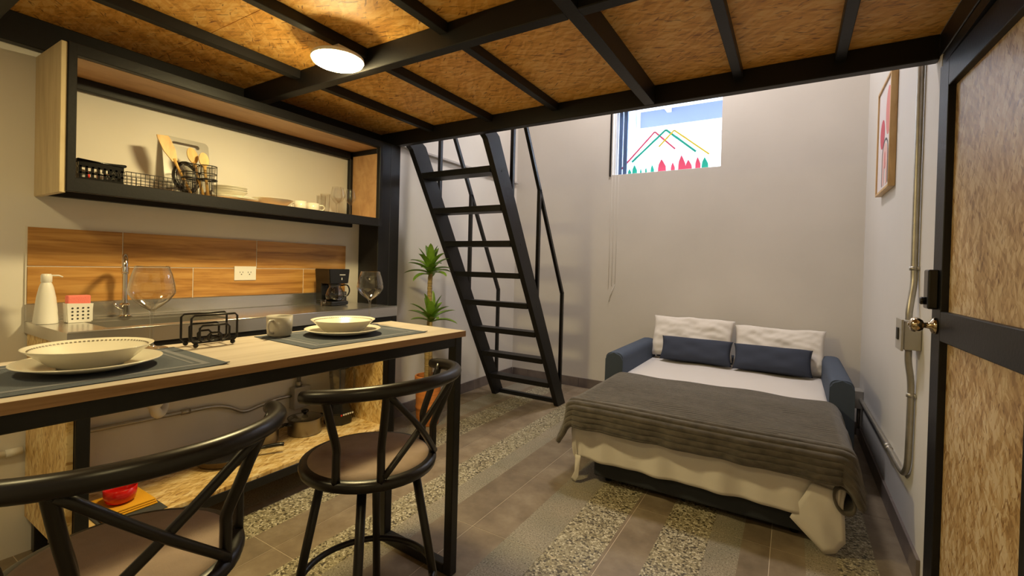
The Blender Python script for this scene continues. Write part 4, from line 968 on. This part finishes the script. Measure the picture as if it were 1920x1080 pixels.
# ================================================================== RIGHT WALL
t = thing('picture_frame', (XR, 3.37, 1.68), 'framed abstract print of rose and salmon shapes on the right wall', 'picture')
PX = XR-.032; py0, py1, pz0, pz1 = 3.155, 3.60, 1.685, 2.315; fwd = .014
bm = BM(); abox(bm, PX, XR-.001, py0, py0+fwd, pz0, pz1, .001, 1); abox(bm, PX, XR-.001, py1-fwd, py1, pz0, pz1, .001, 1); abox(bm, PX, XR-.001, py0+fwd, py1-fwd, pz0, pz0+fwd, .001, 1); abox(bm, PX, XR-.001, py0+fwd, py1-fwd, pz1-fwd, pz1, .001, 1)
obj('frame', bm, 'frame_wood', t)
pr_ = obj('print', box(PX+.008, PX+.012, py0+fwd, py1-fwd, pz0+fwd, pz1-fwd), 'print_paper', t)
def ell(cy, cz, ry, rz, m, k, name='printed_shape'):
    bm = BM(); prism(bm, [(cy+ry*math.cos(a*math.pi/18), cz+rz*math.sin(a*math.pi/18)) for a in range(36)], 0, PX+.0074-k*.0003, PX+.0079-k*.0003); obj(name, bm, m, pr_)
ell(3.262, 2.125, .078, .135, 'print_salmon', 0); ell(3.44, 2.03, .075, .085, 'print_rose', 1)
def arch(cy, w, zb, zt, th, m, k):
    bm = BM(); o_, i_ = [], []
    for a in range(13):
        q = math.pi*a/12; o_.append((cy+w/2*math.cos(q), zt-w/2+w/2*math.sin(q))); i_.append((cy+(w/2-th)*math.cos(q), zt-w/2+(w/2-th)*math.sin(q)))
    o_ = [(cy+w/2, zb)]+o_+[(cy-w/2, zb)]; i_ = [(cy+w/2-th, zb)]+i_+[(cy-w/2+th, zb)]
    xx0, xx1 = PX+.0074-k*.0003, PX+.0079-k*.0003
    for q in range(len(o_)-1): prism(bm, [o_[q], o_[q+1], i_[q+1], i_[q]], 0, xx0, xx1)
    obj('printed_shape', bm, m, pr_)
arch(3.33, .20, 1.72, 1.985, .012, 'print_line', 2); arch(3.33, .15, 1.72, 1.955, .05, 'print_pink', 3); ell(3.33, 1.86, .026, .05, 'print_salmon', 4)

t = thing('wall_pipe', (XR-.02, 2.56, .3), 'vertical metal conduit on the right wall bending to the corner near the floor', 'conduit')
bm = BM(); tube(bm, catmull([(.441, 2.555, 3.9), (.441, 2.555, 2.6), (.441, 2.555, 1.5), (.441, 2.552, 1.24), (.440, 2.545, 1.17), (.430, 2.528, 1.10), (.424, 2.52, 1.05), (.424, 2.52, 1.01)], 5), .0125, 12); obj('pipe', bm, 'galvanised', t, True)
bm = BM(); tube(bm, catmull([(.424, 2.51, .895), (.426, 2.515, .84), (.438, 2.53, .76), (.441, 2.535, .66), (.441, 2.540, .50), (.441, 2.555, .40), (.441, 2.61, .345), (.441, 2.70, .330), (.441, 3.05, .328), (.441, 3.6, .322), (.441, 4.08, .315)], 6), .0125, 12); obj('pipe', bm, 'galvanised', t, True)
for yy, zz in ((2.554, 1.235), (2.533, .70)):
    bm = BM(); tube(bm, [(.441, yy, zz-.008), (.441, yy, zz+.008)], .0165, 12); abox(bm, .448, XR, yy-.025, yy+.025, zz-.007, zz+.007, .001, 1); obj('clamp', bm, 'galvanised', t, True)
for yy in (2.98, 3.02):
    bm = BM(); tube(bm, [(.441, yy-.012, .328), (.441, yy+.012, .328)], .0165, 12); obj('coupling', bm, 'galvanised', t, True)
t = thing('switch_box', (XR, 2.50, .90), 'grey metal switch box on the right wall conduit, behind the door knob', 'switch box')
obj('box_body', box(.398, XR-.001, 2.452, 2.562, .898, 1.018, .004), 'grey_box', t)
obj('cover', box(.389, .3975, 2.448, 2.566, .893, 1.023, .002), 'grey_box', t)
obj('switch', box(.383, .3885, 2.492, 2.522, .935, .985, .002), 'dark_slot', t)
t = thing('corner_outlet', (XR, 4.14, .25), 'grey outlet box low on the right wall beside the bed arm', 'outlet')
obj('box_body', box(.396, XR-.001, 4.08, 4.20, .250, .375, .003), 'grey_box', t)
bm = BM(); tube(bm, [(.435, 4.14, .25), (.435, 4.14, .095)], .012, 10); obj('pipe', bm, 'galvanised', t, True)

# blind cords under the window
t = thing('blind_cord', (-1.50, YB-.01, .90), 'thin pale blind cords hanging on the back wall below the window', 'cord')
for dx, z1, zz in ((-.020, 2.10, 1.00), (.012, 2.10, 1.03), (.045, 2.10, 1.05)):
    bm = BM(); tube(bm, [(-1.50+dx, YB-.006, z1), (-1.505+dx, YB-.006, 1.5), (-1.51+dx, YB-.006, zz)], .0016, 6); obj('cord', bm, 'cord_white', t, True)
bm = BM(); tube(bm, [(-1.465, YB-.008, 1.05), (-1.50, YB-.008, .96), (-1.52, YB-.008, .88)], [.002, .004, .002], 6); obj('tassel', bm, 'cord_white', t, True)
